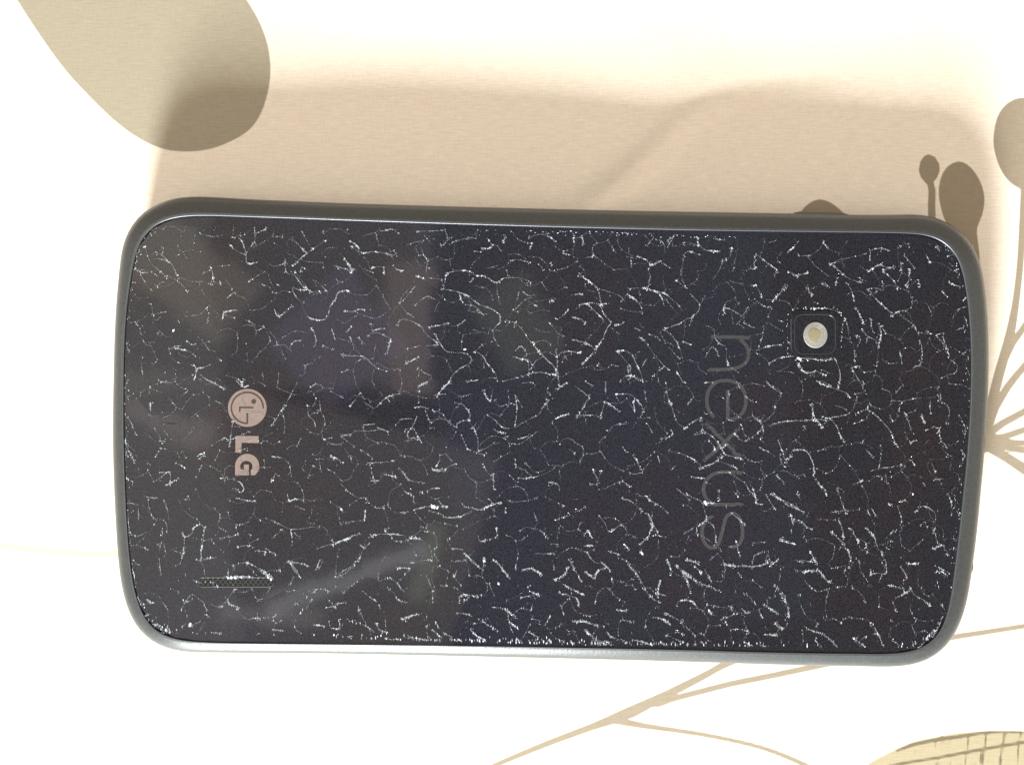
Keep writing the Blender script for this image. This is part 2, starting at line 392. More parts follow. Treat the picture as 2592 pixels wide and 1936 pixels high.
# width of the side all round, from the traced silhouette
op = [(462, 502), (900, 517), (1500, 533), (1950, 541), (2253, 548), (2340, 552), (2389, 562), (2434, 587), (2462, 624), (2477, 676), (2488, 765), (2494, 870), (2494, 976), (2489, 1064), (2482, 1151), (2476, 1236),
      (2466, 1345), (2455, 1425), (2449, 1476), (2434, 1543), (2407, 1606), (2369, 1645), (2316, 1672), (2240, 1680), (2100, 1681), (1950, 1677), (1700, 1669), (1300, 1659), (900, 1650), (480, 1642), (410, 1630), (367, 1600), (338, 1557), (318, 1499), (307, 1413),
      (300, 1320), (294, 1200), (292, 1080), (295, 934), (302, 767), (309, 700), (323, 610), (348, 553), (380, 522), (417, 507)]
ol = catmull([Vector((*P(*p, 0.0058).to_2d(), 0)) for p in op], 0.0006, True)
OA = np.array([(p.x, p.y) for p in ol])
wid = np.empty(NG)
for i in range(NG):
    r_ = OA - gl[i]; al = r_ @ nrm[i]; ac = np.abs(r_ @ np.array([-nrm[i][1], nrm[i][0]]))
    ok = al > 0.0005
    wid[i] = al[ok][np.argmin(ac[ok])] if ok.any() else .0035
k7 = np.exp(-0.5 * (np.arange(-12, 13) / 5.0) ** 2); k7 /= k7.sum()
wid = sum(wt * np.roll(wid, sft) for wt, sft in zip(k7, range(-12, 13)))
print('side width mm', (wid.min() * 1000).round(2), (wid.max() * 1000).round(2))
def ring(off, z):
    o = off * wid / 0.00385 if off > 0.0006 else off
    q = gl + nrm * (np.asarray(o).reshape(-1, 1) if not np.isscalar(o) else o)
    return [(a[0], a[1], z) for a in q]
def loft(rings, cap_first=False, cap_last=False):
    v = [p for r in rings for p in r]; n = len(rings[0]); f = []
    for i in range(len(rings) - 1):
        for j in range(n):
            a, b_ = i * n + j, i * n + (j + 1) % n
            f.append((a, b_, b_ + n, a + n))
    if cap_first: f.append(tuple(range(n))[::-1])
    if cap_last: f.append(tuple(range((len(rings) - 1) * n, len(rings) * n)))
    return v, f
# bumper: from the front rim out round the side and up to the lip about the glass
prof = [(0.0012, 0.0006), (0.0022, 0.0004), (0.0030, 0.0010), (0.0036, 0.0022), (0.00385, 0.0036), (0.0039, 0.0049), (0.00390, 0.0058), (0.00380, 0.0065), (0.00358, 0.0072), (0.0032, 0.00775), (0.0027, 0.00818), (0.0021, 0.00849), (0.0015, 0.00875), (0.0010, 0.00895), (0.00065, 0.00906), (0.00042, 0.00910), (0.00026, 0.00909)]
v, f = loft([ring(a, z) for a, z in prof])
part('bumper', v, f, M['rubber'], smooth=True)
# ring added between lip and glass, sloped inward to catch a glint
v, f = loft([ring(0.00027, 0.00908), ring(0.00021, 0.009115), ring(0.00015, 0.00909), ring(0.00010, 0.00890), ring(0.00006, 0.0087)])
part('glint_ring', v, f, M['glint'], smooth=True)
v, f = loft([ring(0.0011, 0.0002), ring(0.0013, 0.0006), ring(0.0013, 0.0009)], cap_first=True)
part('front_screen', v, f, M['front'])
v, f = loft([ring(0.0003, 0.0078), ring(0.0003, 0.00855)], cap_last=True)
part('backing_plate', v, f, M['backing'])

# ---------------------------------------------------------------- traced cracks (photo px)
TR = []
def tr(ox, oy, s, text):
    for ln_ in text.strip().splitlines():
        for item in ln_.split(';'):
            item = item.strip()
            if not item: continue
            wd, *pts = item.split()
            q = [tuple(float(c) for c in p.split(',')) for p in pts]
            TR.append((float(wd), [(ox + a / s, oy + b_ / s) for a, b_ in q]))
tr(250, 480, 3.3046, '''
2 385,480 415,560 440,610 475,650 520,690 570,730; 2 545,485 535,535 490,545; 2 535,540 570,590 620,640 660,720; 1.6 460,580 540,590 590,610
2 570,725 620,740 680,775 720,820 742,855; 2 665,475 700,530 740,580; 1.6 640,555 690,540; 3 320,540 325,610; 2 310,660 350,690 420,695; 1.2 350,700 400,790 450,850
2 490,810 520,780 550,775; 3 935,640 950,690 965,770 1020,780; 2 880,700 945,665; 2 950,780 955,800 930,790; 1 660,720 740,760 870,770
2.4 1180,410 1215,470 1235,540 1245,620 1320,612; 2.4 1235,530 1270,475 1305,430 1310,370 1290,300 1200,305; 2 1100,470 1150,510 1230,545; 2 1130,400 1185,380
2.4 1310,370 1370,345 1440,290; 1.5 1310,440 1330,480; 2 1540,370 1545,400; 1.6 1430,625 1470,640 1550,630 1560,690; 2 900,285 960,310 970,320
1.6 570,270 575,305 640,315 710,350 740,300 790,280; 2 510,320 540,330 560,300; 1.4 850,370 940,395 1040,380; 2.6 1560,610 1570,690 1640,720 1690,790 1745,830 1790,855 1850,858
2.2 1640,690 1700,760 1745,825; 2.6 1620,640 1680,590 1740,535 1800,490 1900,430; 2.2 1620,420 1680,470 1740,530; 2 1700,350 1740,430 1780,500; 2 1690,690 1700,655 1720,660
2.4 1740,840 1680,840 1620,825 1640,880 1690,930 1715,950; 2 1380,800 1420,810 1460,860; 1.6 1490,790 1520,805; 2.6 2090,850 2005,860 1980,910 1940,980 1915,1050 1885,1085 1800,1088 1740,1060
2 1820,760 1860,800 1900,850; 2.6 2055,570 2090,620 2110,670; 2.4 2010,650 2070,665 2110,695; 2.2 2110,690 2145,660; 1.6 1870,540 1920,490 1995,490
2.4 1070,760 1100,800 1115,835; 2 1080,900 1130,860; 2 905,990 920,1030 910,1100; 2.4 1035,1100 1055,1025 1090,1020 1160,1005; 1.5 1060,1050 1150,1080
2.2 1470,1000 1505,1060 1560,1020 1620,975; 2 1510,1055 1590,1020; 2.2 1230,1090 1290,1120 1320,1180 1385,1145; 1.6 1320,1175 1318,1220; 2.2 1435,1190 1480,1240 1500,1300 1560,1300 1610,1340
1.6 1470,1310 1500,1300; 2.4 1780,1160 1810,1210 1820,1260 1800,1320; 2.2 1610,1300 1640,1270 1700,1255; 2 1880,1305 1940,1330 1965,1340; 2 1720,1470 1730,1530 1690,1560; 1.4 1730,1465 1790,1445
2 440,960 455,1030 475,1090 515,1065; 2.2 590,1310 600,1350; 2.2 585,1330 640,1310 690,1310; 2 740,1260 780,1300 810,1290; 2 620,1320 700,1340 770,1360 810,1395; 2.4 795,1465 815,1510 800,1580
2.6 815,1500 870,1490 935,1460; 1.8 600,1370 630,1420 680,1450; 2 850,1550 900,1580 960,1610 1050,1665; 2 1070,1550 1150,1580 1195,1610 1200,1640 1215,1580; 1.5 370,1400 365,1470 370,1560
1.8 375,1265 400,1300 440,1310 450,1340; 2 235,1280 245,1320 262,1350; 1.6 500,1590 560,1610 640,1610; 2 325,1130 345,1160 355,1210; 1.6 510,1180 490,1220; 1.6 515,1180 550,1220
1.4 280,820 310,880 340,930; 1.6 660,1080 680,1120; 1.6 880,1280 930,1345; 2 990,1400 1030,1440; 1.4 1240,1370 1250,1440; 1.8 1340,1610 1400,1640; 1.6 1370,1540 1380,1600; 2 2050,1380 2110,1390 2148,1390
''')
tr(250, 960, 3.3046, '''
2.6 220,70 250,80 270,110 295,120; 2 225,110 250,150 265,210; 2 430,70 425,130; 2 435,195 440,300; 2.6 670,40 700,75 745,90 690,140; 2 905,0 960,30 1050,75
2.4 1160,20 1200,60 1250,50; 2.2 220,290 270,360 290,405 310,455; 2.2 475,410 510,480 530,540; 2 510,510 560,515; 2.8 220,490 235,550 270,620 295,690; 2 240,540 310,600; 2 220,600 260,650
2.2 220,710 235,770; 2.4 410,755 440,810 465,850 500,830 590,770 600,855; 1.6 515,775 600,770; 1.6 335,745 340,810; 1.8 230,830 290,860 285,885; 2 650,700 690,715 720,740
2 700,600 730,650; 2.2 835,630 890,610; 2 840,660 880,630; 2.4 950,550 1010,515 1060,490 1100,560; 2 1125,350 1110,430 1100,540; 2 1080,505 1130,490 1210,460 1260,435
2.4 1450,380 1500,310 1530,260 1560,215; 1.6 1530,260 1550,320 1555,450; 1.4 1560,220 1610,130 1660,20; 2 1360,530 1380,510 1420,520; 2 1460,545 1520,515; 1.6 1560,480 1570,475
2.2 1750,220 1755,300 1850,255; 1.8 1760,310 1800,350 1810,400; 1.6 1845,180 1860,260 1890,340 1870,440 1885,500 1950,540 2010,540 2050,520; 2.2 1890,500 1960,485; 2.2 2030,470 2100,465
1.8 1770,70 1820,40 1880,65; 1.6 1940,100 2050,160; 2.4 1060,745 1100,720 1130,730; 1.8 1060,745 1045,820; 2 1025,830 1075,825; 2.2 1130,835 1160,850 1195,870 1210,920 1190,940 1140,910
2 1460,650 1500,650 1560,665 1580,690; 1.6 1600,720 1610,820; 2.4 1940,640 1990,660 2050,690; 2 2110,650 2120,700; 2 1750,820 1770,770 1800,720; 1.4 1820,670 1890,660; 2 1580,960 1600,1010 1650,1000 1720,1015
2.4 1150,995 1220,1005 1300,1015; 2 1650,1060 1720,1085; 2.2 1940,1025 1990,1060 2040,1090; 2 740,1000 750,970 760,1020; 1.8 550,1010 570,1080 590,1165; 2 415,1000 430,1090 450,1140 485,1175
1.8 240,1030 290,1035 340,1060; 2.2 240,1080 250,1190 265,1280; 1.8 265,1290 330,1305 400,1275; 1.8 330,1080 335,1180; 1.8 335,1110 370,1160; 2.8 540,1240 535,1290 520,1300; 2 490,1375 510,1390 530,1360; 1.6 515,1400 508,1450
2.4 700,1280 730,1310 780,1290 800,1240 850,1210 890,1235; 2.2 720,1320 715,1400 700,1500 680,1540 645,1555; 2 640,1430 690,1450; 2 890,1240 875,1330 860,1440 850,1510 820,1500; 1.2 890,1500 990,1485
2 1025,1330 1070,1310 1110,1310 1170,1285; 2 1270,1300 1260,1370 1300,1350 1335,1330; 2.4 1160,1400 1220,1385 1280,1385; 1.6 1180,990 1180,980; 2 1080,1100 1095,1150
1.6 1400,1160 1480,1190 1600,1250 1720,1240 1850,1235; 2 1610,1260 1620,1390; 2 1640,1280 1680,1320; 2.6 1960,1380 2010,1360 2080,1335 2148,1300; 2 1955,1340 1960,1385; 2.2 1240,1530 1300,1560 1360,1590 1450,1650
2 1590,1520 1640,1570 1680,1640; 2 1600,1530 1700,1540 1760,1560; 2 1850,1510 1830,1570; 2 2030,1640 2100,1590 2148,1550; 2 1320,1430 1400,1440 1390,1470; 1.6 1400,1410 1510,1480; 1.6 400,980 500,990
1.8 820,290 860,340 880,350; 1.8 980,180 1030,210 1070,270; 1.4 510,1490 520,1620
''')
tr(850, 480, 3.3046, '''
2.2 0,290 130,290 250,290; 2.2 360,290 480,300 600,310 850,315; 2 365,310 375,345 480,335 530,370; 2 680,355 780,345 900,345; 2.6 905,320 925,370 940,405 900,460 880,470; 2.6 940,405 985,400
2.6 970,440 1020,430 1090,410; 1.2 1100,420 1130,410 1180,350; 2.6 120,430 180,480 215,530 300,520 380,530 460,545 500,545; 2 135,480 190,520 205,550; 2.2 420,535 490,505; 1.8 240,565 270,610 285,660
2 300,655 390,650 405,720; 1.8 240,660 320,700; 2.6 70,575 105,630 120,690; 2.4 0,640 70,665 145,660; 2 500,660 560,685; 1.6 600,610 655,665; 2 670,500 700,560; 2 715,490 740,550 765,580
1.8 765,655 800,655; 1.6 770,600 755,700; 2 680,720 740,750; 1.4 780,740 890,755; 2.6 885,755 905,810; 3 880,830 940,840 1010,855 1080,875 1140,920 1200,960 1260,980 1320,1010 1370,1050 1380,1100
2.4 920,720 950,690 1010,680 1080,678 1140,695 1160,715; 1.4 920,720 915,790; 2.8 1180,720 1215,720 1280,745 1350,775 1400,745 1470,735; 1.2 1350,775 1355,860 1370,960; 1.8 1150,740 1120,780
2.2 1480,735 1560,745 1635,780; 2 1430,690 1440,730; 2 1035,860 1045,910 1060,950; 2.2 1090,965 1150,970 1190,1000; 1.4 1190,1000 1245,1055; 1.2 900,880 850,960 820,1030; 2.4 665,965 720,920 775,890 830,920
2.4 530,950 580,915 620,860 660,810; 1.6 530,950 580,1010 650,1070; 2 515,1135 545,1090 640,1105 720,1150 745,1190 790,1240 850,1280; 3 780,1155 830,1140 900,1130 945,1120
1.6 830,1200 860,1260 920,1350 1000,1360 1080,1370 1130,1410; 2.8 1090,1370 1130,1410 1120,1450 1050,1490 990,1540 950,1600 920,1640; 2.2 1160,1360 1200,1320 1235,1290; 2.2 1190,1360 1235,1400 1260,1450 1300,1490 1340,1550 1355,1610
2 1235,1450 1240,1500; 1.6 1110,1470 1130,1530; 2.6 270,1225 300,1200 350,1200 420,1225 465,1245 440,1310 425,1365; 2 300,1120 305,1180 360,1165 400,1160; 2 120,1250 145,1290 150,1340; 2 190,1240 220,1275
2.4 50,1380 110,1390 220,1395 290,1445 350,1495 430,1520; 2 110,1390 130,1340; 3 590,1450 650,1420 690,1400; 3 690,1490 740,1530 800,1560 770,1600 700,1640; 2 690,1560 700,1510; 1.8 590,1330 640,1325 700,1310
1.8 760,1305 860,1295; 2 1310,1180 1330,1250 1360,1305; 1.6 1380,1100 1310,1180; 2 1430,1100 1490,1110 1500,1140; 2.6 1500,1110 1560,1170 1600,1230 1640,1280 1700,1270 1750,1265 1800,1300
2.2 1640,1280 1700,1350 1760,1420 1830,1480 1860,1580; 1.8 1500,1345 1550,1310 1585,1355; 2.6 1840,1340 1850,1420 1860,1540 1865,1640; 2.2 1850,1400 1880,1365 1950,1355 2050,1360; 2 1800,1370 1845,1390
3 1620,1540 1680,1530 1750,1535 1845,1550; 2 1620,1540 1615,1480 1605,1430 1540,1415 1480,1400; 1.6 1630,1500 1680,1430 1730,1400; 2 1560,1560 1620,1545; 2 1395,1600 1460,1590 1530,1570
2.4 1490,1010 1530,1030; 2.2 1490,1005 1540,960 1600,915 1640,900; 2 1610,930 1690,980; 2 1570,860 1620,890 1660,880; 2 1790,930 1830,935; 2.6 1990,1070 2050,1085 2085,1120; 2 1790,1120 1830,1160 1860,1210 1900,1220
2.2 1850,1085 1900,1050 1940,1000; 2.4 2040,700 2080,740 2148,790; 2.4 1990,400 1990,450; 2.4 2000,410 2055,400 2065,470; 2 2060,390 2100,350; 2.4 1620,405 1660,385 1740,380 1800,400 1835,435; 2.4 1280,420 1300,480 1220,490
2.4 1300,455 1350,470 1385,515; 1.8 1160,515 1220,525; 2.6 1900,535 1970,550; 2.2 1460,600 1540,590 1620,615; 1.4 1270,660 1360,630; 2 1700,620 1730,665; 2 1800,610 1810,640; 2 2000,870 2070,880
2 2070,1450 2110,1410 2148,1370; 1.8 2000,1260 2080,1280 2148,1310; 1.8 1900,1380 1940,1430; 2.6 1100,1605 1175,1595; 2 1560,1620 1650,1610; 2 2030,970 2090,950 2148,945; 1.8 2110,960 2148,1000
1.6 1150,1170 1200,1190 1250,1195; 1.8 590,1030 640,1055; 2 80,1015 160,1020; 2 190,1000 250,1000; 1.6 290,1010 300,990; 2 100,1180 140,1140; 1.6 100,330 85,300; 1.8 595,460 720,430; 1.4 740,380 800,460
''')
tr(850, 960, 3.3046, '''
2.6 860,120 890,75 930,40 960,10; 2 850,125 930,125; 2.4 700,100 700,60 760,25; 1.2 700,110 690,200; 2.4 120,225 150,190 205,120; 2.4 240,190 280,220 320,245 370,205 420,155 480,130; 2 420,150 460,185
1.6 480,130 550,120; 3 660,235 710,225 770,245; 1.8 755,245 765,290 775,340; 2.6 820,265 890,290 930,340 1000,395; 3 1000,395 1040,355 1110,340; 2.4 1090,240 1120,290 1110,340; 1.6 1000,190 1060,210 1100,250
2.4 1110,350 1140,390 1170,440 1190,510 1195,600; 1.8 1120,410 1150,405; 2 1050,460 1080,530 1100,580 1130,595; 2.2 1170,610 1250,630; 1.6 1200,600 1280,560 1330,530; 2 800,360 780,395 800,410
1.6 800,360 850,330 920,335; 1.4 500,390 550,340 600,325 640,330; 2.2 680,310 650,380 600,450 600,470; 2.2 580,425 640,400; 2 650,410 690,480 715,520; 2 575,515 640,500 700,500; 1.8 540,330 580,330
2 160,430 240,430 350,425 400,425 440,440; 1.8 350,400 440,435; 2 50,470 120,460; 2 50,470 100,520 160,560; 1.8 235,380 330,375; 2 210,590 260,620 310,660; 2.4 270,700 370,690 480,680; 2.2 285,710 310,790 330,860
2 300,835 350,840; 2.6 405,790 460,800 510,820; 2.2 530,740 580,800 620,850; 2 610,830 640,850 730,865; 2 550,880 575,930 640,970; 2.8 650,980 655,1025; 2.6 765,935 820,910 870,910; 2 870,630 860,690 840,730 840,740
2.6 810,750 860,755 920,750; 2.2 920,745 970,715 1005,705; 1.4 920,620 980,690; 1.6 870,630 915,625; 2.6 820,760 920,765; 2 1230,705 1260,760 1300,800; 3 1310,790 1320,870 1325,920
3.2 650,1085 720,1070 800,1060 860,1060 930,1065; 2.4 860,1000 900,1060; 3 1050,1030 1080,1060 1140,1070 1190,1090 1260,1070 1330,1040 1380,1025; 2.2 1285,1000 1320,1050; 2.4 1450,1015 1520,1020 1600,1015 1680,990
2.4 780,1095 870,1120 920,1155 1000,1150 1080,1130 1140,1100; 2 540,1110 600,1105; 3 300,1305 370,1290 450,1290 530,1300 580,1315; 3 600,1340 650,1310 700,1270 725,1240; 2.4 620,1330 710,1335 740,1380
2 410,1250 425,1285; 2.4 0,1365 70,1335 140,1310 200,1290; 2.6 0,1650 60,1600 130,1560 170,1520; 1.8 190,1520 240,1410 280,1375; 2.2 205,1385 240,1410; 2.4 1190,1310 1215,1350 1280,1340 1345,1320; 2.2 1340,1250 1350,1310
1.8 780,1380 800,1450 805,1520; 2 640,1530 720,1510 800,1510; 2 1070,1450 1140,1510 1200,1570 1240,1600; 3 1240,1490 1240,1530; 2.2 1230,1560 1225,1640; 2.4 1320,1510 1370,1550 1420,1610 1440,1645; 2 970,1410 1070,1420
3 1570,1590 1630,1580 1690,1610 1720,1630; 2.4 1540,1260 1600,1235 1660,1250; 1.6 1660,1245 1720,1270 1780,1330; 2.4 1240,90 1260,150 1290,180; 2 1290,180 1320,80; 2.2 1340,170 1365,225 1420,215 1500,205
2 1500,130 1510,200 1510,320 1500,380; 1.4 1510,140 1560,240; 1.4 1500,400 1590,350 1640,320; 2.2 1640,320 1700,290 1730,240 1775,180; 1.8 1775,175 1750,160; 2.6 1850,80 1890,50 1930,30; 2 1770,100 1800,120
1.6 1270,300 1340,350 1400,400 1450,410; 2 1320,415 1360,440 1410,450; 2.2 1400,485 1440,475; 1.6 1330,540 1370,520; 2 1530,495 1600,475; 1.4 1600,500 1700,430; 2.4 1500,660 1510,740; 2.4 1530,820 1590,830 1650,815
2 1590,770 1640,810; 2.2 1590,700 1630,740; 1.6 1660,815 1740,790 1830,740; 2 1790,860 1860,880 1875,930; 1.6 1870,540 1900,500 1950,495 2010,530 2065,570 2060,660; 2 1960,580 2000,620
2.4 2010,320 2060,260 2080,200 2120,150; 1.6 2030,300 2148,295; 1.4 2000,60 2120,140; 2.4 1830,1170 1900,1150 1960,1130; 2 2010,1100 2085,1065; 2.2 2110,1260 2148,1330; 1.8 1860,1380 1790,1370; 2.2 1880,1650 1930,1610 1945,1570
2.2 1960,1510 1980,1560 2000,1600; 2 2080,1390 2148,1385; 2 860,1560 940,1600; 2 990,1640 1020,1590; 1.8 1150,400 1180,350; 2 1420,1080 1425,1120; 2.6 1890,1050 1905,1065
''')
tr(1450, 480, 3.3046, '''
2 430,355 470,375; 2.4 640,360 675,400 620,460; 2.2 700,420 740,430 765,480 765,525; 2.4 820,355 840,390 800,420; 1.6 860,370 780,490; 2 1180,410 1270,420 1255,360; 1.6 1640,440 1700,430; 2 1630,375 1660,370
2.6 450,560 480,565 510,575; 2 470,490 470,550; 2 490,590 490,650; 2.4 540,560 600,585 640,615; 3 645,630 690,615 740,600; 1.8 740,610 815,655; 2 635,660 645,720 635,780 620,820; 2 590,820 620,830
2.2 930,440 1000,455 1050,465; 2.6 1060,465 1100,500 1150,515 1210,520; 2.2 1060,550 1020,530 960,520 925,550; 2.2 925,550 920,620 905,700; 2.6 905,700 920,770 945,830; 2.4 860,760 900,790 935,820
1.8 980,870 1020,910 1060,960; 2.6 1060,960 1050,1010 1000,1060; 3 1000,1070 950,1080 890,1120 770,1165; 2.4 1000,1065 980,1120; 1.4 1070,950 1110,880; 2.2 1330,490 1310,560 1250,620 1210,690 1175,750; 2 1250,590 1290,590
2.2 1530,540 1580,580 1650,630 1710,680; 2 1530,560 1515,620 1525,660 1480,660; 2 1700,680 1690,715; 1.6 1310,760 1350,780 1420,790; 2 1530,800 1555,850 1575,900; 2 1500,800 1540,805; 2 1530,935 1590,970 1640,985
2.2 1665,985 1650,1020 1635,1060; 2 1670,930 1710,890 1780,800; 2 1800,690 1860,710 1870,730; 2 1880,720 1960,690; 2.2 1950,810 1980,860 2000,880; 1.8 2090,770 2148,820; 2.8 40,720 90,735 140,775 200,820 225,880 235,960
2.6 235,960 260,1040 320,1110; 2.2 225,960 150,945 60,965; 2 120,960 180,1010 230,1060 255,1090; 1.4 220,830 290,850 370,880 415,915; 2 230,960 285,950; 2.4 320,1110 290,1160 250,1240 200,1320; 2.2 200,1330 150,1390 80,1460
2 0,1255 90,1280 180,1335; 2.4 475,830 450,880 410,930; 2.4 455,880 510,910 550,950 575,1000 570,1030; 1.4 570,1025 480,1015 400,995; 1.8 480,830 550,825 610,830; 2.8 620,830 700,850 760,870 830,920 890,970
2 690,850 740,900 770,970; 1.4 890,970 915,1020; 2 350,1135 400,1130 425,1110; 2.4 560,1230 590,1260; 1.8 520,1155 570,1180; 2.4 590,1250 650,1330 690,1390 750,1460 810,1510; 2 725,1510 770,1470; 2.6 640,1215 700,1230 725,1265
2 770,1175 820,1210 860,1260 890,1330 910,1415; 1.6 800,1320 900,1420; 2.4 1110,1140 1180,1170 1190,1240 1220,1290; 1.8 1210,1280 1280,1310; 2.4 1280,1330 1290,1420 1300,1470; 2.8 1300,1465 1340,1500 1380,1530
2.4 1165,1310 1200,1350 1220,1395; 1.4 1160,1320 1100,1410; 2.4 1440,1450 1460,1440; 2.2 1260,985 1270,1040; 2 1260,985 1330,1010 1410,1060; 1.6 1410,1060 1470,980; 1.6 1410,1080 1360,1140; 2.4 1430,1110 1480,1140 1520,1160
2.2 1595,1140 1590,1220 1550,1320; 2.2 1540,1340 1600,1320 1700,1300 1740,1290; 2.8 1800,1280 1825,1270; 2 1720,1090 1770,1105; 2.4 1640,1450 1700,1415 1770,1400 1830,1395; 3.4 1860,1385 1910,1400; 2 1910,1400 2050,1420 2148,1410
2 1890,1460 1940,1530 2020,1525; 2.2 2040,1600 2100,1610 2148,1640; 2 1620,1600 1650,1640; 2 370,1350 420,1340 480,1370; 2 380,1360 440,1430 480,1480; 2.8 480,1470 485,1540 480,1580; 2.4 500,1390 540,1470 570,1550 585,1610
2.6 400,1600 450,1560 500,1560 580,1600; 2.4 460,1480 470,1560; 2.2 200,1460 270,1500; 2.8 100,1600 160,1640; 1.8 580,1480 620,1410; 2.4 870,1530 910,1590 930,1610; 2 670,1550 690,1540; 2.6 1110,1610 1180,1610
2.4 10,1070 60,1085 100,1115; 2 1840,1100 1870,1055; 2 20,880 80,870; 2 1600,310 1610,320
''')
tr(1450, 960, 3.3046, '''
2.4 780,30 790,120 820,210; 1.4 820,220 860,320; 3 860,330 890,375 935,405; 2.6 360,125 400,120 480,130 530,170 570,210 590,270; 2.4 510,180 515,280; 2 470,190 510,250; 2 360,130 385,190; 2.2 590,270 570,320 650,320
2.2 265,190 245,250 235,320; 2 140,130 100,210 60,280; 2 30,310 130,300 230,310; 2 600,100 615,170; 2.2 290,430 350,380 450,370; 1.6 620,370 670,450; 2 820,420 830,450 780,490; 2 740,490 780,480; 2.4 1065,330 1080,420 1040,450
2.4 1080,430 1140,460 1200,520 1240,580 1270,620; 3 1210,520 1240,570 1265,620 1330,640 1410,665; 2 930,410 990,360 1070,320; 2.4 1280,540 1240,590; 2.4 1140,510 1180,560 1190,600; 2.2 1020,460 1100,450
2 800,595 900,620 1000,660 1070,720; 3 1070,730 1110,720 1190,690 1250,640; 2.6 1200,680 1270,700 1370,745; 2.6 1060,745 1090,740; 2.2 1210,780 1320,770; 2.8 1310,780 1380,830 1450,880 1480,930 1520,980 1530,1030
2.4 1530,1030 1580,1045; 2.4 1300,90 1310,140; 2.2 1620,20 1680,80 1740,120 1730,160 1700,200; 2 1380,30 1400,80; 2.4 1440,145 1510,190; 1.8 1500,260 1500,310 1450,320; 2.2 1500,310 1560,350; 2.6 1300,340 1350,350
2 1690,230 1680,280 1600,350; 2.6 1570,350 1590,430 1570,500; 2.2 1350,450 1390,500 1440,515; 2 1410,380 1440,470; 2.4 1640,390 1700,375 1750,360; 1.4 1760,355 1850,345; 2 1460,500 1530,460 1580,410; 2 1995,210 2010,270 2005,340
2.4 1950,345 2050,350 2090,410; 2.2 2050,330 2148,345; 2.4 1720,510 1745,590 1790,690; 2.4 1735,620 1740,680 1775,730; 1.8 1800,670 1830,620; 2 1850,590 1940,590 1990,660 2015,720 2010,800; 2.4 2010,800 2060,870 2120,960
2.6 2010,730 2015,790; 2 1700,800 1760,860; 1.6 1560,570 1630,600 1690,650; 2.8 1680,950 1740,1000 1800,1050 1870,1080 1930,1110; 2.2 1610,960 1650,1030 1690,1080; 2 1480,850 1510,920 1530,1000; 2.4 1820,1130 1840,1190
2.4 1840,1160 1910,1190 1960,1240 2000,1250; 2.4 410,990 460,1005 520,1050 570,1090; 2.8 570,1100 630,1130 660,1200 650,1280 600,1340 550,1380; 2.2 650,1170 690,1250 725,1310; 2.2 215,1140 265,1200 300,1270 360,1240 410,1210
2.6 610,970 640,1010 700,1040; 1.4 700,1040 800,1120; 2.4 510,620 540,690 560,750; 2.8 480,790 540,790 580,780; 1.8 580,760 640,700; 2 420,570 450,610; 2.4 170,760 190,800 210,830; 3 150,870 210,880; 2 240,760 205,850
1.6 710,640 730,700; 2.2 80,560 85,620 65,680; 2.4 950,960 1020,990 1070,1020 1100,1100 1115,1170; 2.6 1050,1220 1120,1170; 1.8 1120,1180 1170,1220 1200,1360 1240,1430; 3 1090,1030 1180,1030; 1.8 1280,1050 1280,1080
3 1330,1120 1380,1160 1435,1220; 2.8 1365,1350 1375,1420 1395,1470; 2.4 1320,1395 1380,1390; 2 120,1260 150,1300; 2.2 430,1380 470,1430; 3 570,1440 590,1460; 2.6 310,1440 380,1460; 2.4 950,1510 1050,1530
2 1000,1240 920,1300; 3 1270,1545 1350,1560; 2 1350,1560 1480,1560 1600,1545 1640,1500; 2 1500,1370 1620,1360; 2.6 1730,1350 1790,1360 1860,1380; 3 1760,1320 1780,1340; 2.4 250,1540 320,1600; 2.2 100,1610 180,1640 210,1590
2.2 460,1540 500,1590 550,1650; 3 780,1510 810,1570 820,1620; 2.4 870,1550 920,1600 990,1645; 2 1650,1560 1720,1500; 2.2 1900,1510 2000,1520; 2.4 1930,1610 2050,1600 2100,1640; 2 1990,1440 2030,1500
2 1100,270 1115,290; 2.2 1880,960 1900,1010; 2.2 1365,950 1385,985
''')
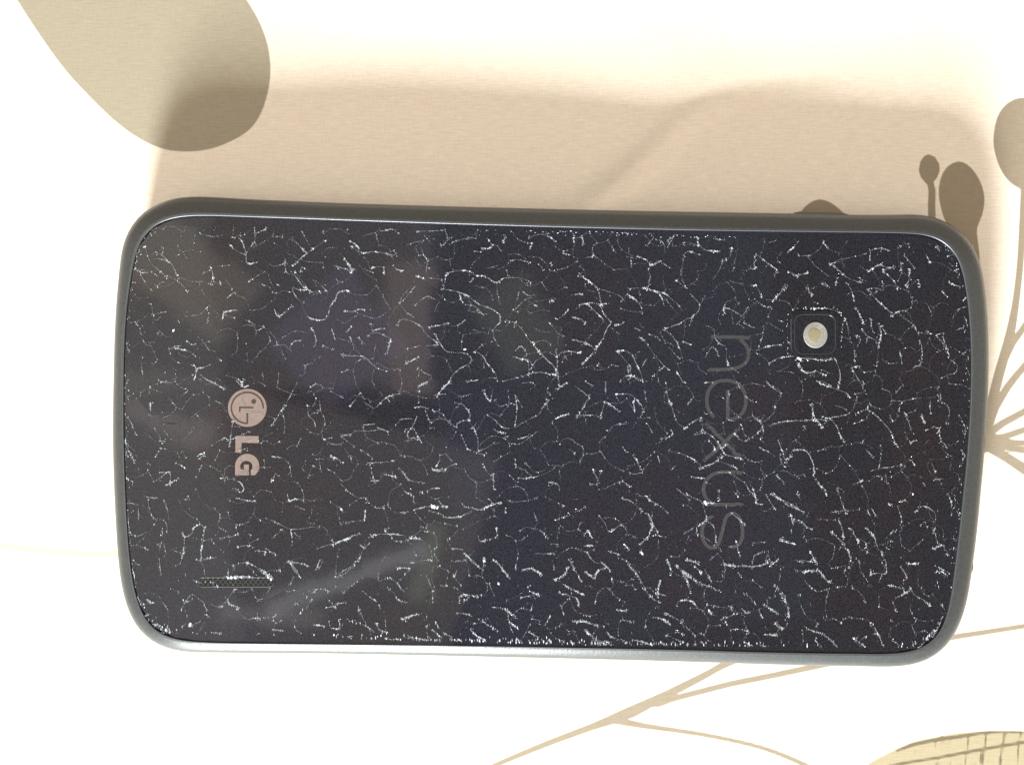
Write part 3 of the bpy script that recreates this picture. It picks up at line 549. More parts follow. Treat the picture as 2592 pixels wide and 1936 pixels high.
tr(1950, 660, 2.849, '''
2.4 430,25 480,60 530,110 580,135 650,155; 2.4 440,20 520,0; 2.2 700,75 780,35 850,50 890,45; 2 660,150 640,120; 2.4 820,80 860,120 900,160 915,200; 2.2 950,20 940,90 915,150; 2.2 1000,60 995,130 980,190; 2.2 1020,170 1060,140 1075,190
2.2 705,205 760,200 810,215 795,150; 2.4 705,210 750,270 820,330 870,380; 3 870,400 910,370 970,360; 2 930,385 1000,440 1040,480 1065,530; 2.6 560,165 590,230 600,290; 2.6 610,335 640,390 670,450; 2 535,410 560,480 575,560
2.4 660,490 700,540 760,580 780,620; 2.6 780,450 795,540 785,600; 2.2 780,600 775,680 770,750; 2 720,420 730,480 750,520; 2 600,640 605,720; 2 590,790 640,870 670,920; 2.2 580,770 640,760; 1.8 670,870 665,940
2.2 130,80 180,110 260,90; 2.2 480,120 470,180; 2 270,190 290,240; 2 110,190 60,240 10,290; 2 380,170 410,190; 2 310,295 340,310; 2.6 290,345 380,345 440,350 500,375; 3 450,390 475,410; 3 190,680 215,695; 2.2 230,700 340,715 440,710
2.4 455,700 490,760 500,850 490,915; 2.4 200,750 250,800 320,800; 2 320,790 400,830; 2.4 340,870 400,900 480,930 550,955 580,990; 2 600,960 680,945; 1.4 620,980 590,1080 550,1110; 2.4 550,1110 480,1120 400,1135
2.4 370,1120 430,1140 470,1190 500,1250 535,1310; 2.4 300,1030 310,1100 320,1150; 2.2 0,1190 70,1160 160,1155 240,1150 330,1145; 2.6 350,1180 370,1195; 2.6 700,1070 760,1120 800,1150 850,1210 880,1260; 2 610,1100 700,1060 705,1040
2.4 870,1010 940,1010 1030,995 1080,985; 2.2 940,1020 925,1080; 2.4 1150,1005 1155,1100; 1.8 1130,985 1190,985; 2.2 1220,1010 1280,1050 1290,1110 1270,1170; 2.4 1225,960 1230,1000; 2.4 1225,850 1270,825 1330,810 1345,760 1290,710
2.6 1200,540 1230,580 1270,640; 2.4 1245,550 1265,620; 2 1200,530 1250,520; 2 1270,640 1290,700; 2.6 1075,580 1090,650 1085,740; 1.8 1070,750 1020,780; 2 935,650 945,750; 2.4 1335,500 1400,480; 2.2 1410,420 1420,480
2.4 1290,160 1370,190; 2.4 1330,70 1340,70; 2.6 1385,290 1410,270; 2.2 1140,330 1160,380; 2.6 860,1120 880,1170; 2.4 970,1100 1000,1170 1030,1250; 3.4 1010,1310 1060,1290; 2.6 1090,1120 1110,1170; 2.8 1120,1220 1180,1195 1200,1210
2.8 1220,1210 1220,1270 1270,1350; 2.6 1360,1110 1390,1180 1410,1230; 2.6 1380,1220 1400,1280; 2.4 1350,1300 1290,1330 1270,1320; 2.2 1370,1360 1400,1400 1365,1480; 2.6 900,1310 920,1340; 2 900,1320 880,1270; 2.2 660,1310 680,1280
2.2 690,1360 740,1410; 2 790,1330 795,1400 780,1500; 2.2 730,1510 840,1490 940,1470; 2.4 830,1540 840,1600; 2.4 1020,1440 1040,1480; 2.2 1160,1460 1190,1530; 2.4 1180,1580 1250,1570; 3 1110,1610 1120,1630; 2 590,1610 670,1580
2.6 60,1290 90,1380 110,1460; 2 115,1430 160,1370 250,1370 300,1430 315,1520; 3 340,1370 400,1360; 2 300,560 300,560; 2 0,900 60,930 75,970; 2.4 50,1550 100,1600; 2.4 340,1600 400,1650; 2.4 240,1190 250,1200
2.2 620,545 650,560 620,620; 2 690,590 700,560; 2 1130,510 1160,530; 2.4 800,470 830,520
''')
tr(1950, 1240, 2.374, '''
2.6 0,20 50,50 100,75 150,100 200,130; 2.4 120,150 135,200; 2.4 140,170 190,200 250,240; 2.8 60,290 100,310; 2.4 100,310 150,325; 2.4 400,0 420,60 455,140; 2.2 360,130 450,125 530,115; 2.2 610,110 635,155; 1.8 410,170 430,230
2.2 360,250 410,290 440,330; 2.8 440,340 470,370 480,430; 2.2 470,460 440,490 460,520; 2.2 430,230 440,300; 2.6 475,230 510,280 530,310; 2.2 530,310 545,360 580,360; 2.2 530,290 575,320 570,350; 2.6 580,230 620,280 640,340 670,375
2.8 670,380 690,430 690,500 640,500 600,500; 2 700,350 715,300 730,310; 2.2 600,510 605,480; 2.2 900,70 890,100; 2.8 870,130 910,95 960,115 990,150 980,230; 2.6 980,240 1000,300 1020,330; 2 1060,20 1085,70 1085,150; 2.8 975,350 1030,330 1060,385
2 900,210 930,190 940,220; 2.4 1075,355 1115,350 1110,370; 2.4 710,570 760,580 800,600; 3 840,590 870,630 900,650 960,690; 2.2 760,640 840,600; 2.2 735,670 755,720; 2.6 780,460 820,520; 3 830,440 890,440; 2.4 990,490 1030,490 1060,520
2.2 1000,540 1010,600; 2 1010,460 1070,500; 3 1030,690 1050,720; 2 1030,760 1010,820; 3.4 955,860 975,880 990,840; 2.2 490,580 530,610 570,670; 2.4 280,470 320,520 360,550; 2 150,480 280,490; 1.8 150,420 200,430; 2 240,370 275,440
2.4 205,820 250,845 300,855; 2.8 310,860 360,900 400,940 430,970; 2.2 270,900 320,950; 3 500,890 540,920 570,950; 2.6 600,800 640,850 660,890 670,930; 1.8 340,550 380,560; 2 0,860 30,870; 2.4 870,950 910,930; 2.2 730,900 780,930
2 30,570 40,600; 2 60,620 100,690 110,750; 1.6 720,780 740,790; 2.2 0,710 40,740; 2 30,800 70,840
''')
tr(850, 1400, 2.602, '''
2.4 0,330 60,320; 2 150,350 175,420 200,470; 2.4 200,475 260,520; 2.2 340,220 390,270 410,300 470,320; 3 440,430 480,415 550,400; 2 660,450 680,490; 3 640,500 690,550; 2.6 710,520 770,550; 2.6 800,390 890,405; 2.4 940,430 1000,470 1070,510
2.4 890,500 930,540 980,570; 2.2 1040,355 1100,365 1150,390 1190,425; 2 1130,380 1140,440; 2.6 810,320 815,280 870,270; 2.6 905,280 940,285; 2.4 780,150 800,120; 1.4 780,150 830,220; 2.6 1220,290 1280,280; 3 1280,250 1340,275
2.8 1240,105 1290,100 1350,135; 2.4 1290,430 1340,440; 2 1140,450 1210,500; 2.4 1270,520 1340,550; 2.2 1440,170 1500,140 1535,90; 2.4 1450,170 1500,205 1570,240 1630,270; 3 1470,260 1520,270 1590,300 1600,340; 2.4 1550,50 1580,120 1620,190
2.8 1600,440 1650,450 1720,470; 2.4 1640,500 1700,560 1770,600; 2.4 1650,125 1700,160 1730,110 1780,90; 2.2 480,545 540,560 640,580; 2.6 340,560 400,570; 2.4 0,570 130,575; 2 90,545 120,540; 2 270,460 290,500 330,520
2 600,490 590,480; 2 870,20 920,70 970,110; 3 975,40 978,80; 2.6 1040,40 1090,90 1140,165; 2 550,560 640,590
''')
tr(250, 1340, 3.403, '''
2.4 270,220 285,300 300,370; 2.4 300,370 320,470; 2 300,260 330,300; 2.4 320,540 345,600 360,650; 3 420,600 440,620 480,625; 2 370,650 410,635; 2.4 405,740 430,720; 2.6 405,745 430,780; 2.4 480,810 550,840 555,885; 2.4 540,620 575,650
2.2 710,690 750,620 805,560 860,590 900,620 930,690; 2.4 930,730 970,755; 3 780,820 800,825; 1.6 800,820 880,790; 3.2 975,630 1010,660 1060,660; 2.6 1060,660 1110,600 1140,550 1180,510; 3 1110,600 1120,635; 2.4 1130,640 1220,670
3.4 1080,400 1130,410 1190,400; 2.4 1200,400 1320,410; 2 1120,330 1115,390; 3 1280,285 1340,310 1400,360 1460,390 1505,430; 2.2 1480,500 1450,550; 2 1370,610 1410,585; 2.6 1500,750 1530,730; 1.6 1370,720 1370,790
2.6 1650,280 1690,350 1740,410; 2.4 1640,280 1740,290 1800,310; 2.4 1870,340 1910,310 1920,270; 2.4 1680,400 1650,470; 2.2 1810,530 1900,510 1990,525; 2.2 1790,680 1800,640 1840,600; 2.4 1990,610 2050,680; 2 1960,665 2040,660
3 1850,820 1950,830; 3 1990,790 2000,840 2070,850; 2 2070,770 2080,840; 2.4 2060,410 2130,370 2212,300; 2.8 1500,860 1590,870; 2.6 970,885 1050,890; 2.4 1190,905 1240,910; 2 1700,630 1720,640; 2 510,290 530,350 540,385
''')
tr(1950, 200, 3.3037, '''
2.2 1365,1340 1400,1410; 2.4 1385,1400 1420,1440; 2 500,1550 560,1520 650,1500 800,1460; 2.4 520,1560 580,1610 610,1640; 2 830,1430 830,1520; 1.8 840,1430 920,1415 1000,1440; 2.2 1150,1370 1155,1400; 2.2 820,1610 870,1570 930,1550
2.4 940,1600 1030,1580; 2 1120,1470 1160,1530 1200,1580; 2.4 1090,1540 1095,1600; 2 440,1310 450,1380 490,1420; 2.6 590,1330 700,1315; 2 1500,1550 1530,1570; 2 1480,1480 1530,1465
''')
tr(1450, 1400, 4.022, '''
2.6 575,110 630,180 700,280 730,360; 2 730,360 780,430; 3 780,440 830,470 880,490; 3 540,320 600,320 640,360; 2.6 440,565 500,580 555,580; 3 820,645 900,665 990,730; 2.4 940,610 1020,650 1110,700; 3 1110,700 1130,760
3 1050,790 1130,820; 2.6 950,830 1040,870 1130,900; 2.2 1060,530 1070,490 1180,480 1260,530; 3 1130,190 1180,230 1250,270; 2.6 1250,280 1350,320 1440,360; 3 1440,360 1500,380; 2.4 1060,130 1120,200 1160,280 1195,390
3 970,90 990,150 990,210; 3 1160,60 1220,80 1280,110; 2 1240,130 1310,210; 1.8 1340,170 1410,290; 3 1540,115 1650,130; 2.4 1670,130 1800,130 1900,120 2030,90; 2 1980,20 1960,80; 2.4 1740,405 1800,440 1860,520; 2.6 1950,510 2020,570 2090,620
2 2050,320 2110,370 2200,560; 3 2190,600 2200,660; 3 1610,540 1620,590; 2.4 1720,560 1780,610; 1.8 1510,670 1600,630 1680,610; 2.6 1650,770 1720,770 1780,790; 3 1960,820 2070,830; 2.2 2070,700 2130,770; 2.4 1390,580 1420,610
3 230,860 290,890 330,930; 2.6 350,800 400,850 520,890; 2.8 600,880 700,900 800,930; 2.4 140,190 220,260 240,180 330,150; 2.2 300,95 390,180; 2.8 10,690 100,690 240,730; 2 140,780 220,850; 2.8 1740,900 1860,950; 2.6 1890,930 2010,960
3 940,930 960,955; 2.8 1210,950 1270,960; 2.4 1310,900 1380,960 1520,970; 2.6 1560,950 1750,975; 2.4 2050,980 2190,985; 2 870,400 950,430; 2.2 1690,200 1700,230; 2.2 1520,210 1530,240
''')

# ---------------------------------------------------------------- crack splinters
GLZ = ZG + 0.00010
HN = np.c_[gl[::3], nrm[::3]]                    # outline points and outward normals: splinters stay on the glass
splV, splF, splD = [], [], []
def pyramid(cx, cy, ux, uy, a, b_, h, dens, z0=None):
    """a tiny sliver of fractured glass: long axis u, half length a, half width b, height h"""
    z0 = GLZ if z0 is None else z0
    m_ = max(a, b_) * .8
    if ((cx - HN[:, 0]) * HN[:, 2] + (cy - HN[:, 1]) * HN[:, 3]).max() > -m_ * .6 - .00005: return
    n = len(splV); vx, vy = -uy, ux
    j = lambda: rnd.uniform(.6, 1.3)
    splV.extend([(cx + ux * a * j(), cy + uy * a * j(), z0), (cx + vx * b_ * j(), cy + vy * b_ * j(), z0),
                 (cx - ux * a * j(), cy - uy * a * j(), z0), (cx - vx * b_ * j(), cy - vy * b_ * j(), z0),
                 (cx + ux * a * rnd.uniform(-.3, .3), cy + uy * a * rnd.uniform(-.3, .3), z0 + h)])
    splF.extend([(n, n + 1, n + 4), (n + 1, n + 2, n + 4), (n + 2, n + 3, n + 4), (n + 3, n, n + 4)])
    splD.extend([dens] * 4)
MMPX = (CAMZ - ZG) / FPX                        # metres per photo px on the glass
def crack(pts, wd, strength=1.0):
    """pts in photo px"""
    q = catmull([Vector((p[0], p[1], 0)) for p in pts], 2.2)
    if len(q) < 2: return
    # slight natural wander
    ph, fr = rnd.random() * 9, rnd.uniform(.12, .3)
    n = len(q); nod = 0
    lumps = [rnd.random() for _ in range(n // 5 + 3)]
    for i in range(n - 1):
        a, c = q[i], q[i + 1]; d = (c - a)
        if d.length < 1e-6: continue
        d.normalize(); nn = Vector((-d.y, d.x, 0))
        wob = math.sin(i * fr + ph) * .8
        t = i / max(n - 1, 1)
        lf = i / 5; lp = lumps[int(lf)] * (1 - lf % 1) + lumps[int(lf) + 1] * (lf % 1)
        env = 0.12 + 1.25 * lp * lp + .2 * lp                    # bright lumps and faint stretches
        cx, cy = a.x + nn.x * wob, a.y + nn.y * wob
        low = min(max((cy - 1120) / 380, 0), 1)
        W = G(cx, cy)
        # thin core line
        hw = (0.28 + 0.20 * wd * env) * strength
        pyramid(*W, d.x, -d.y, 1.9 * MMPX, hw * MMPX * .9, 0.000010, min(.66, (.24 + .42 * env) * (0.6 + .17 * wd)) * strength)
        if wd > 1.9 and lp > .72 and rnd.random() < .22:      # bright knot
            for _ in range(4):
                an = rnd.random() * 3.14; W3 = G(cx + rnd.gauss(0, 1.3), cy + rnd.gauss(0, 1.3))
                pyramid(*W3, math.cos(an), math.sin(an), rnd.uniform(.8, 1.8) * MMPX, rnd.uniform(.5, .95) * MMPX, 0.00003, .9)
        # crumbs beside the line; low on the phone they draw out into upright dashes
        k = 0
        rate = (0.22 + 0.38 * wd) * env * strength * (1 + .25 * low)
        while rnd.random() < rate - k and k < 3:
            k += 1
            off = rnd.gauss(0, .5 + .30 * wd * env)
            px, py = cx + nn.x * off + d.x * rnd.uniform(-2, 2), cy + nn.y * off + d.y * rnd.uniform(-2, 2)
            W2 = G(px, py)
            if rnd.random() < low * .9:
                L_ = rnd.uniform(1.6, 4.6)
                pyramid(*W2, rnd.uniform(-.10, .16), 1.0, L_ * MMPX, rnd.uniform(.45, 1.25) * MMPX, 0.000016, rnd.choice((.10, .18, .28, .42, .75)))
            else:
                an = rnd.random() * 3.14
                s_ = rnd.uniform(.4, 1.35) * (0.75 + .14 * wd)
                pyramid(*W2, math.cos(an), math.sin(an), s_ * 1.3 * MMPX, s_ * .75 * MMPX, 0.00004, rnd.choice((.15, .28, .4, .6, .95)))
    if wd > 1.9:                                 # bright knots at the ends
        for e_ in (q[0], q[-1]):
            if rnd.random() < .6:
                for _ in range(int(1.6 * wd)):
                    W2 = G(e_.x + rnd.gauss(0, 2.2), e_.y + rnd.gauss(0, 2.2)); an = rnd.random() * 3.14
                    pyramid(*W2, math.cos(an), math.sin(an), rnd.uniform(.8, 2.1) * MMPX, rnd.uniform(.5, 1.0) * MMPX, 0.00004, rnd.uniform(.4, 1))
for wd, pts in TR: crack(pts, wd)

# ---------------------------------------------------------------- glass shards (irregular cells)
# inner outline of the glass in mm for inside tests
gpoly = [(a[0], a[1]) for a in gl]
gin = [(a[0] - nn[0] * 0.00002, a[1] - nn[1] * 0.00002) for a, nn in zip(gl, nrm)][::4]
GI = np.array(gin)
# make sure the clipping outline is convex
def hull(p):
    p = sorted(map(tuple, p))
    def half(p):
        h = []
        for q in p:
            while len(h) > 1 and (h[-1][0] - h[-2][0]) * (q[1] - h[-2][1]) - (h[-1][1] - h[-2][1]) * (q[0] - h[-2][0]) <= 0: h.pop()
            h.append(q)
        return h
    a, b_ = half(p), half(p[::-1]); return a[:-1] + b_[:-1]
HL = hull(gin)
def inside(x, y):
    for i in range(len(HL)):
        (ax, ay), (bx, by) = HL[i - 1], HL[i]
        if (bx - ax) * (y - ay) - (by - ay) * (x - ax) < 0: return False
    return True
seeds = []
x0, x1 = min(p[0] for p in HL), max(p[0] for p in HL); y0, y1 = min(p[1] for p in HL), max(p[1] for p in HL)
tries = 0
while tries < 26000 and len(seeds) < 620:
    tries += 1
    x, y = rnd.uniform(x0, x1), rnd.uniform(y0, y1)
    if not inside(x, y): continue
    r = 0.0015 + 0.0022 * (0.5 + 0.5 * math.sin(x * 190 + 1) * math.cos(y * 240))
    if all((x - a) ** 2 + (y - b_) ** 2 > r * r for a, b_ in seeds): seeds.append((x, y))
def clip(poly, px, py, nx_, ny_):
    out = []; m_ = len(poly)
    for i in range(m_):
        a, b_ = poly[i - 1], poly[i]
        da = (a[0] - px) * nx_ + (a[1] - py) * ny_; db = (b_[0] - px) * nx_ + (b_[1] - py) * ny_
        if (da <= 0) != (db <= 0):
            t = da / (da - db); out.append((a[0] + (b_[0] - a[0]) * t, a[1] + (b_[1] - a[1]) * t))
        if db <= 0: out.append(b_)
    return out
SA = np.array(seeds); cells = []; edges = {}
for i, (x, y) in enumerate(seeds):
    d2 = ((SA - SA[i]) ** 2).sum(1); order = np.argsort(d2)[1:26]
    poly = list(HL)
    for j in order:
        mx_, my_ = (SA[i] + SA[j]) / 2; n_ = SA[j] - SA[i]
        poly = clip(poly, mx_, my_, *n_)
        if len(poly) < 3: break
    if len(poly) >= 3: cells.append((i, poly))
def parea(p): return abs(sum(p[k - 1][0] * p[k][1] - p[k][0] * p[k - 1][1] for k in range(len(p)))) / 2
cells.sort(key=lambda c: -parea(c[1]))
def shard_geo(poly):
    cx = sum(p[0] for p in poly) / len(poly); cy = sum(p[1] for p in poly) / len(poly)
    # shrink by a hair so that every shard has its own edge; drop near-duplicate corners
    q = []
    for p in poly:
        d = math.hypot(p[0] - cx, p[1] - cy) + 1e-9; k = 1 - 0.000004 / d
        c_ = (cx + (p[0] - cx) * k, cy + (p[1] - cy) * k)
        if not q or math.hypot(c_[0] - q[-1][0], c_[1] - q[-1][1]) > 0.00004: q.append(c_)
    if len(q) > 3 and math.hypot(q[0][0] - q[-1][0], q[0][1] - q[-1][1]) < 0.00004: q.pop()
    if parea(q) < 1e-9: return None
    area_s = sum(q[k - 1][0] * q[k][1] - q[k][0] * q[k - 1][1] for k in range(len(q)))
    if area_s < 0: q.reverse()
    sx, sy = rnd.gauss(0, .0017), rnd.gauss(0, .0017); n = len(q)
    v = [(p[0], p[1], ZG + (p[0] - cx) * sx + (p[1] - cy) * sy) for p in q] + [(p[0], p[1], ZG - 0.0004) for p in q]
    f = [tuple(range(n))] + [(k, k + n, (k + 1) % n + n, (k + 1) % n) for k in range(n)]
    return v, f
sv, sf = [], []
for num, (i, poly) in enumerate(cells):
    g = shard_geo(poly)
    if g is None: continue
    if num < 300: part('glass_shard', g[0], g[1], M['glass'])
    else:
        n = len(sv); sv += g[0]; sf += [tuple(a + n for a in t) for t in g[1]]
o = part('small_glass_shards', sv, sf, M['glass']); o['kind'] = 'stuff'

# faint hairlines and stray bright stretches on shard edges away from the traced cracks
occ = set()
for wd, pts in TR:
    for a, c in zip(pts[:-1], pts[1:]):
        L_ = max(1, int(math.hypot(c[0] - a[0], c[1] - a[1]) / 6))
        for k in range(L_ + 1):
            xx = a[0] + (c[0] - a[0]) * k / L_; yy = a[1] + (c[1] - a[1]) * k / L_; occ.add((int(xx // 14), int(yy // 14)))
def near(px, py):
    a, b_ = int(px // 14), int(py // 14)
    return any((a + i, b_ + j) in occ for i in (-1, 0, 1) for j in (-1, 0, 1))
def unG(x, y):                                   # glass metres -> photo px
    p = Vector((x, y, ZG)) - CAM; c, s = math.cos(-TILT), math.sin(-TILT)
    q = Vector((c * p.x + s * p.z, p.y, -s * p.x + c * p.z))
    return PW / 2 + q.x / -q.z * FPX, PH / 2 - q.y / -q.z * FPX
seen = set()
for i, poly in cells:
    for k in range(len(poly)):
        a, b_ = poly[k - 1], poly[k]
        key = (round((a[0] + b_[0]) * 2e5), round((a[1] + b_[1]) * 2e5))
        if key in seen: continue
        seen.add(key)
        if math.hypot(a[0] - b_[0], a[1] - b_[1]) < 0.0006: continue
        A, B = unG(*a), unG(*b_)
        mid = ((A[0] + B[0]) / 2, (A[1] + B[1]) / 2)
        bow = rnd.uniform(-.26, .26); C_ = (mid[0] + (B[1] - A[1]) * bow, mid[1] - (B[0] - A[0]) * bow)
        r = rnd.random()
        if near(*C_):
            if r < .5: crack([A, C_, B], 1.0, .62)
            continue
        if r < .56: crack([A, C_, B], 1.2, .75)
        elif r < .86:
            t = rnd.uniform(.25, .6); crack([A, (A[0] + (C_[0] - A[0]) * t * 1.4, A[1] + (C_[1] - A[1]) * t * 1.4), ((A[0] + B[0]) / 2 + (C_[0] - mid[0]), (A[1] + B[1]) / 2 + (C_[1] - mid[1]))], rnd.uniform(1.4, 2.6))
# loose glinting specks
for _ in range(950):
    x, y = rnd.uniform(x0, x1), rnd.uniform(y0, y1)
    if not inside(x, y): continue
    px, py = unG(x, y); low = min(max((py - 1150) / 330, 0), 1)
    big_ = rnd.random() < .06
    if rnd.random() < low: pyramid(x, y, rnd.uniform(-.1, .1), 1, rnd.uniform(1.6, 4.5) * MMPX, rnd.uniform(.3, .6) * MMPX, 0.00002, rnd.uniform(.1, .6))
    else:
        s_ = rnd.uniform(.5, 1.2) * (2.0 if big_ else 1); an = rnd.random() * 3
        pyramid(x, y, math.cos(an), math.sin(an), s_ * .9 * MMPX, s_ * .7 * MMPX, 0.00004, rnd.uniform(.15, .8))
# crumbled rim of the glass
for i in range(NG):
    for _ in range(5):
        t = rnd.random(); a = gl[i] * (1 - t) + gl[(i + 1) % NG] * t; nn = nrm[i]
        px, py = unG(*a)
        lump = math.sin(i * .9) * math.sin(i * .37 + 2) * .5 + .5
        side = 0.80 if nn[1] < -.6 else (0.60 if nn[1] > .6 else .22)
        if rnd.random() > side * (0.35 + lump): continue
        if nn[1] < -.5:
            ins = rnd.uniform(.00042, .00085) * (1 if rnd.random() < .8 else 1.6)
            pyramid(a[0] - nn[0] * ins, a[1] - nn[1] * ins, rnd.uniform(-.06, .06), 1, rnd.uniform(2.8, 5.4) * MMPX, rnd.uniform(.7, 1.9) * MMPX, 0.000016, rnd.uniform(.2, 1))
        else:
            ins = abs(rnd.gauss(.0004, .00025)) + .0001
            s_ = rnd.uniform(.6, 1.6)
            pyramid(a[0] - nn[0] * ins, a[1] - nn[1] * ins, -nn[1], nn[0], s_ * 1.8 * MMPX, s_ * .8 * MMPX, 0.00005, rnd.uniform(.3, 1))
# ring of crumbs about the camera cover
CC = (2062, 846)
def rsq(cx, cy, hw, hh, r, n=8):
    out = []
    for sx, sy, a0 in ((1, -1, -90), (1, 1, 0), (-1, 1, 90), (-1, -1, 180)):
        for k in range(n + 1):
            a = math.radians(a0 + 90 * k / n); out.append((cx + sx * (hw - r) + r * math.cos(a), cy + sy * (hh - r) + r * math.sin(a)))
    return out
rq = rsq(*CC, 69, 66, 30)
for i in range(len(rq)):
    a, c = rq[i - 1], rq[i]; L_ = int(math.hypot(c[0] - a[0], c[1] - a[1]) / 2) + 1
    for k in range(L_):
        if rnd.random() < .30 * (.4 + math.sin(i * 1.3) ** 2):
            xx = a[0] + (c[0] - a[0]) * k / L_ + rnd.gauss(0, 2); yy = a[1] + (c[1] - a[1]) * k / L_ + rnd.gauss(0, 2)
            d = Vector((c[0] - a[0], a[1] - c[1])); d = d.normalized() if d.length else Vector((1, 0))
            pyramid(*G(xx, yy), d.x, d.y, rnd.uniform(1, 3) * MMPX, rnd.uniform(.5, 1.2) * MMPX, .00006, rnd.uniform(.3, 1))
for xx, yy, s_ in ((2020, 905, 6), (2025, 908, 5), (2016, 900, 4), (2112, 797, 4), (2118, 803, 3), (2060, 782, 3), (2081, 782, 3), (1094, 1281, 6), (1100, 1282, 5), (1107, 1284, 4), (1785, 1271, 5), (1788, 1275, 4),
                   (1625, 1399, 5), (1226, 1418, 4), (481, 1582, 5), (483, 1578, 4), (440, 836, 4), (336, 1451, 4), (320, 1245, 3.5), (321, 1257, 3.5),
                   (585, 1461, 5), (596, 1461, 5), (578, 1462, 4), (679, 1460, 4), (686, 1464, 4), (1261, 1476, 4), (612, 1460, 3), (632, 1459, 3), (1176, 884, 4), (2310, 1250, 3)):
    for _ in range(3):
        an = rnd.uniform(-.6, .6) + (1.57 if yy > 1200 else .6)
        pyramid(*G(xx + rnd.uniform(-1, 1), yy + rnd.uniform(-1, 1)), math.cos(an), math.sin(an), s_ * MMPX, s_ * .55 * MMPX, .00006, 1.0)

me = mesh('crack_splinters', [lc(a) for a in splV], splF)
at_ = me.attributes.new('fracture', 'FLOAT', 'FACE'); at_.data.foreach_set('value', np.array(splD, dtype=np.float32))
o = link('crack_splinters', me, M['crack'], phone); o['kind'] = 'stuff'

# ---------------------------------------------------------------- flat prints under the cracks
def prism(name, pts, z0, z1, m, parent=None):
    """pts: world xy outline"""
    n = len(pts); tri = tessellate_polygon([[Vector((*p, 0)) for p in pts]])
    A = sum(pts[k - 1][0] * pts[k][1] - pts[k][0] * pts[k - 1][1] for k in range(n))
    v = [(p[0], p[1], z1) for p in pts] + [(p[0], p[1], z0) for p in pts]
    f = []
    for t in tri:
        a, b_, c = (pts[k] for k in t)
        up = (b_[0] - a[0]) * (c[1] - a[1]) - (b_[1] - a[1]) * (c[0] - a[0]) > 0
        f.append(tuple(t) if up else tuple(t)[::-1])
    for k in range(n):
        a, b_ = k, (k + 1) % n
        f.append((a, a + n, b_ + n, b_) if A > 0 else (b_, b_ + n, a + n, a))
    return part(name, v, f, m, parent)
def stroke_poly(pts, wd, step=3.0):
    """photo px centre line -> photo px outline"""
    q = catmull([Vector((*p, 0)) for p in pts], step); l, r = [], []
    for i in range(len(q)):
        d = q[min(i + 1, len(q) - 1)] - q[max(i - 1, 0)]; d.normalize()
        l.append((q[i].x - d.y * wd / 2, q[i].y + d.x * wd / 2)); r.append((q[i].x + d.y * wd / 2, q[i].y - d.x * wd / 2))
    return l + r[::-1]
Z1, Z2, Z3 = ZG + 0.00003, ZG + 0.00006, ZG + 0.00009
# emblem: disc, dark ring, nose line, dot
disc = [G(626 + 49 * math.cos(a), 1032 + 48 * math.sin(a)) for a in np.linspace(0, 2 * math.pi, 56, endpoint=False)]
emb = prism('emblem_disc', disc, ZG - 0.00002, Z1, M['logo'])
e0 = (540, 950); es = 5.9
def E(x, y): return (e0[0] + x / es, e0[1] + y / es)
arc = [E(508 + 238 * math.cos(math.radians(a)), 488 + 232 * math.sin(math.radians(a))) for a in np.linspace(2, -270, 40)]
prism('emblem_arc', [G(*p) for p in stroke_poly(arc, 3.4)], Z1 - .00002, Z2, M['logo_dark'], emb)
prism('emblem_bar', [G(*p) for p in stroke_poly([E(508, 552), E(508, 716)], 4.2)], Z1 - .00002, Z2 + .000006, M['logo_dark'], emb)
prism('emblem_nose', [G(*p) for p in [E(385, 470), E(600, 474), E(600, 494), E(408, 490), E(406, 545), E(385, 545)]], Z1 - .00002, Z2, M['logo_dark'], emb)
prism('emblem_dot', [G(*E(603 + 36 * math.cos(a), 392 + 34 * math.sin(a))) for a in np.linspace(0, 2 * math.pi, 20, endpoint=False)], Z1 - .00002, Z2, M['logo_dark'], emb)
# letters L and G, reading down the picture
prism('letter', [G(*E(x, y)) for x, y in [(331, 902), (678, 906), (678, 1010), (422, 1004), (420, 1156), (330, 1150)]], ZG - 0.00002, Z1, M['logo'])
gpts = [(320, 0), (175, 0)]
gpts += [(180 + 180 * math.cos(math.radians(a)), 180 + 180 * math.sin(math.radians(a))) for a in range(-100, -321, -10)]
gpts += [(320, 236)]
gpts += [(190 + 86 * math.cos(math.radians(a)), 168 + 92 * math.sin(math.radians(a))) for a in range(46, 301, 12)]
gpts += [(236, 130), (160, 130), (160, 205), (320, 205)]
prism('letter', [G(*E(326 + v_, 1170 + u_)) for u_, v_ in gpts], ZG - 0.00002, Z1, M['logo'])
# grey wordmark, five letters of thin round strokes
def word(strokes, wd=9.0):
    base = None
    for s_ in strokes:
        pl = [G(*p) for p in stroke_poly(s_, wd)]
        if base is None: base = prism('word_letter', pl, ZG - 0.00002, Z1, M['word'])
        else: prism('letter_stroke', pl, ZG - 0.00002, Z1 + 0.000008, M['word'], base)
word([[(1797, 852), (1850, 853), (1896, 855)], [(1872, 858), (1889, 875), (1895, 893), (1889, 915), (1871, 929), (1843, 934), (1792, 935)]])
word([[(1842, 1062), (1862, 1058), (1880, 1043), (1888, 1018), (1883, 990), (1866, 970), (1839, 963), (1812, 968), (1794, 988), (1789, 1015), (1795, 1040), (1808, 1056)], [(1842, 988), (1842, 1058)]])
word([[(1786, 1070), (1832, 1116), (1879, 1164)], [(1873, 1082), (1828, 1124), (1780, 1166)]])
word([[(1878, 1197), (1830, 1194), (1805, 1200), (1786, 1218), (1781, 1240), (1788, 1262), (1805, 1275)], [(1786, 1276), (1830, 1276), (1878, 1277)]])
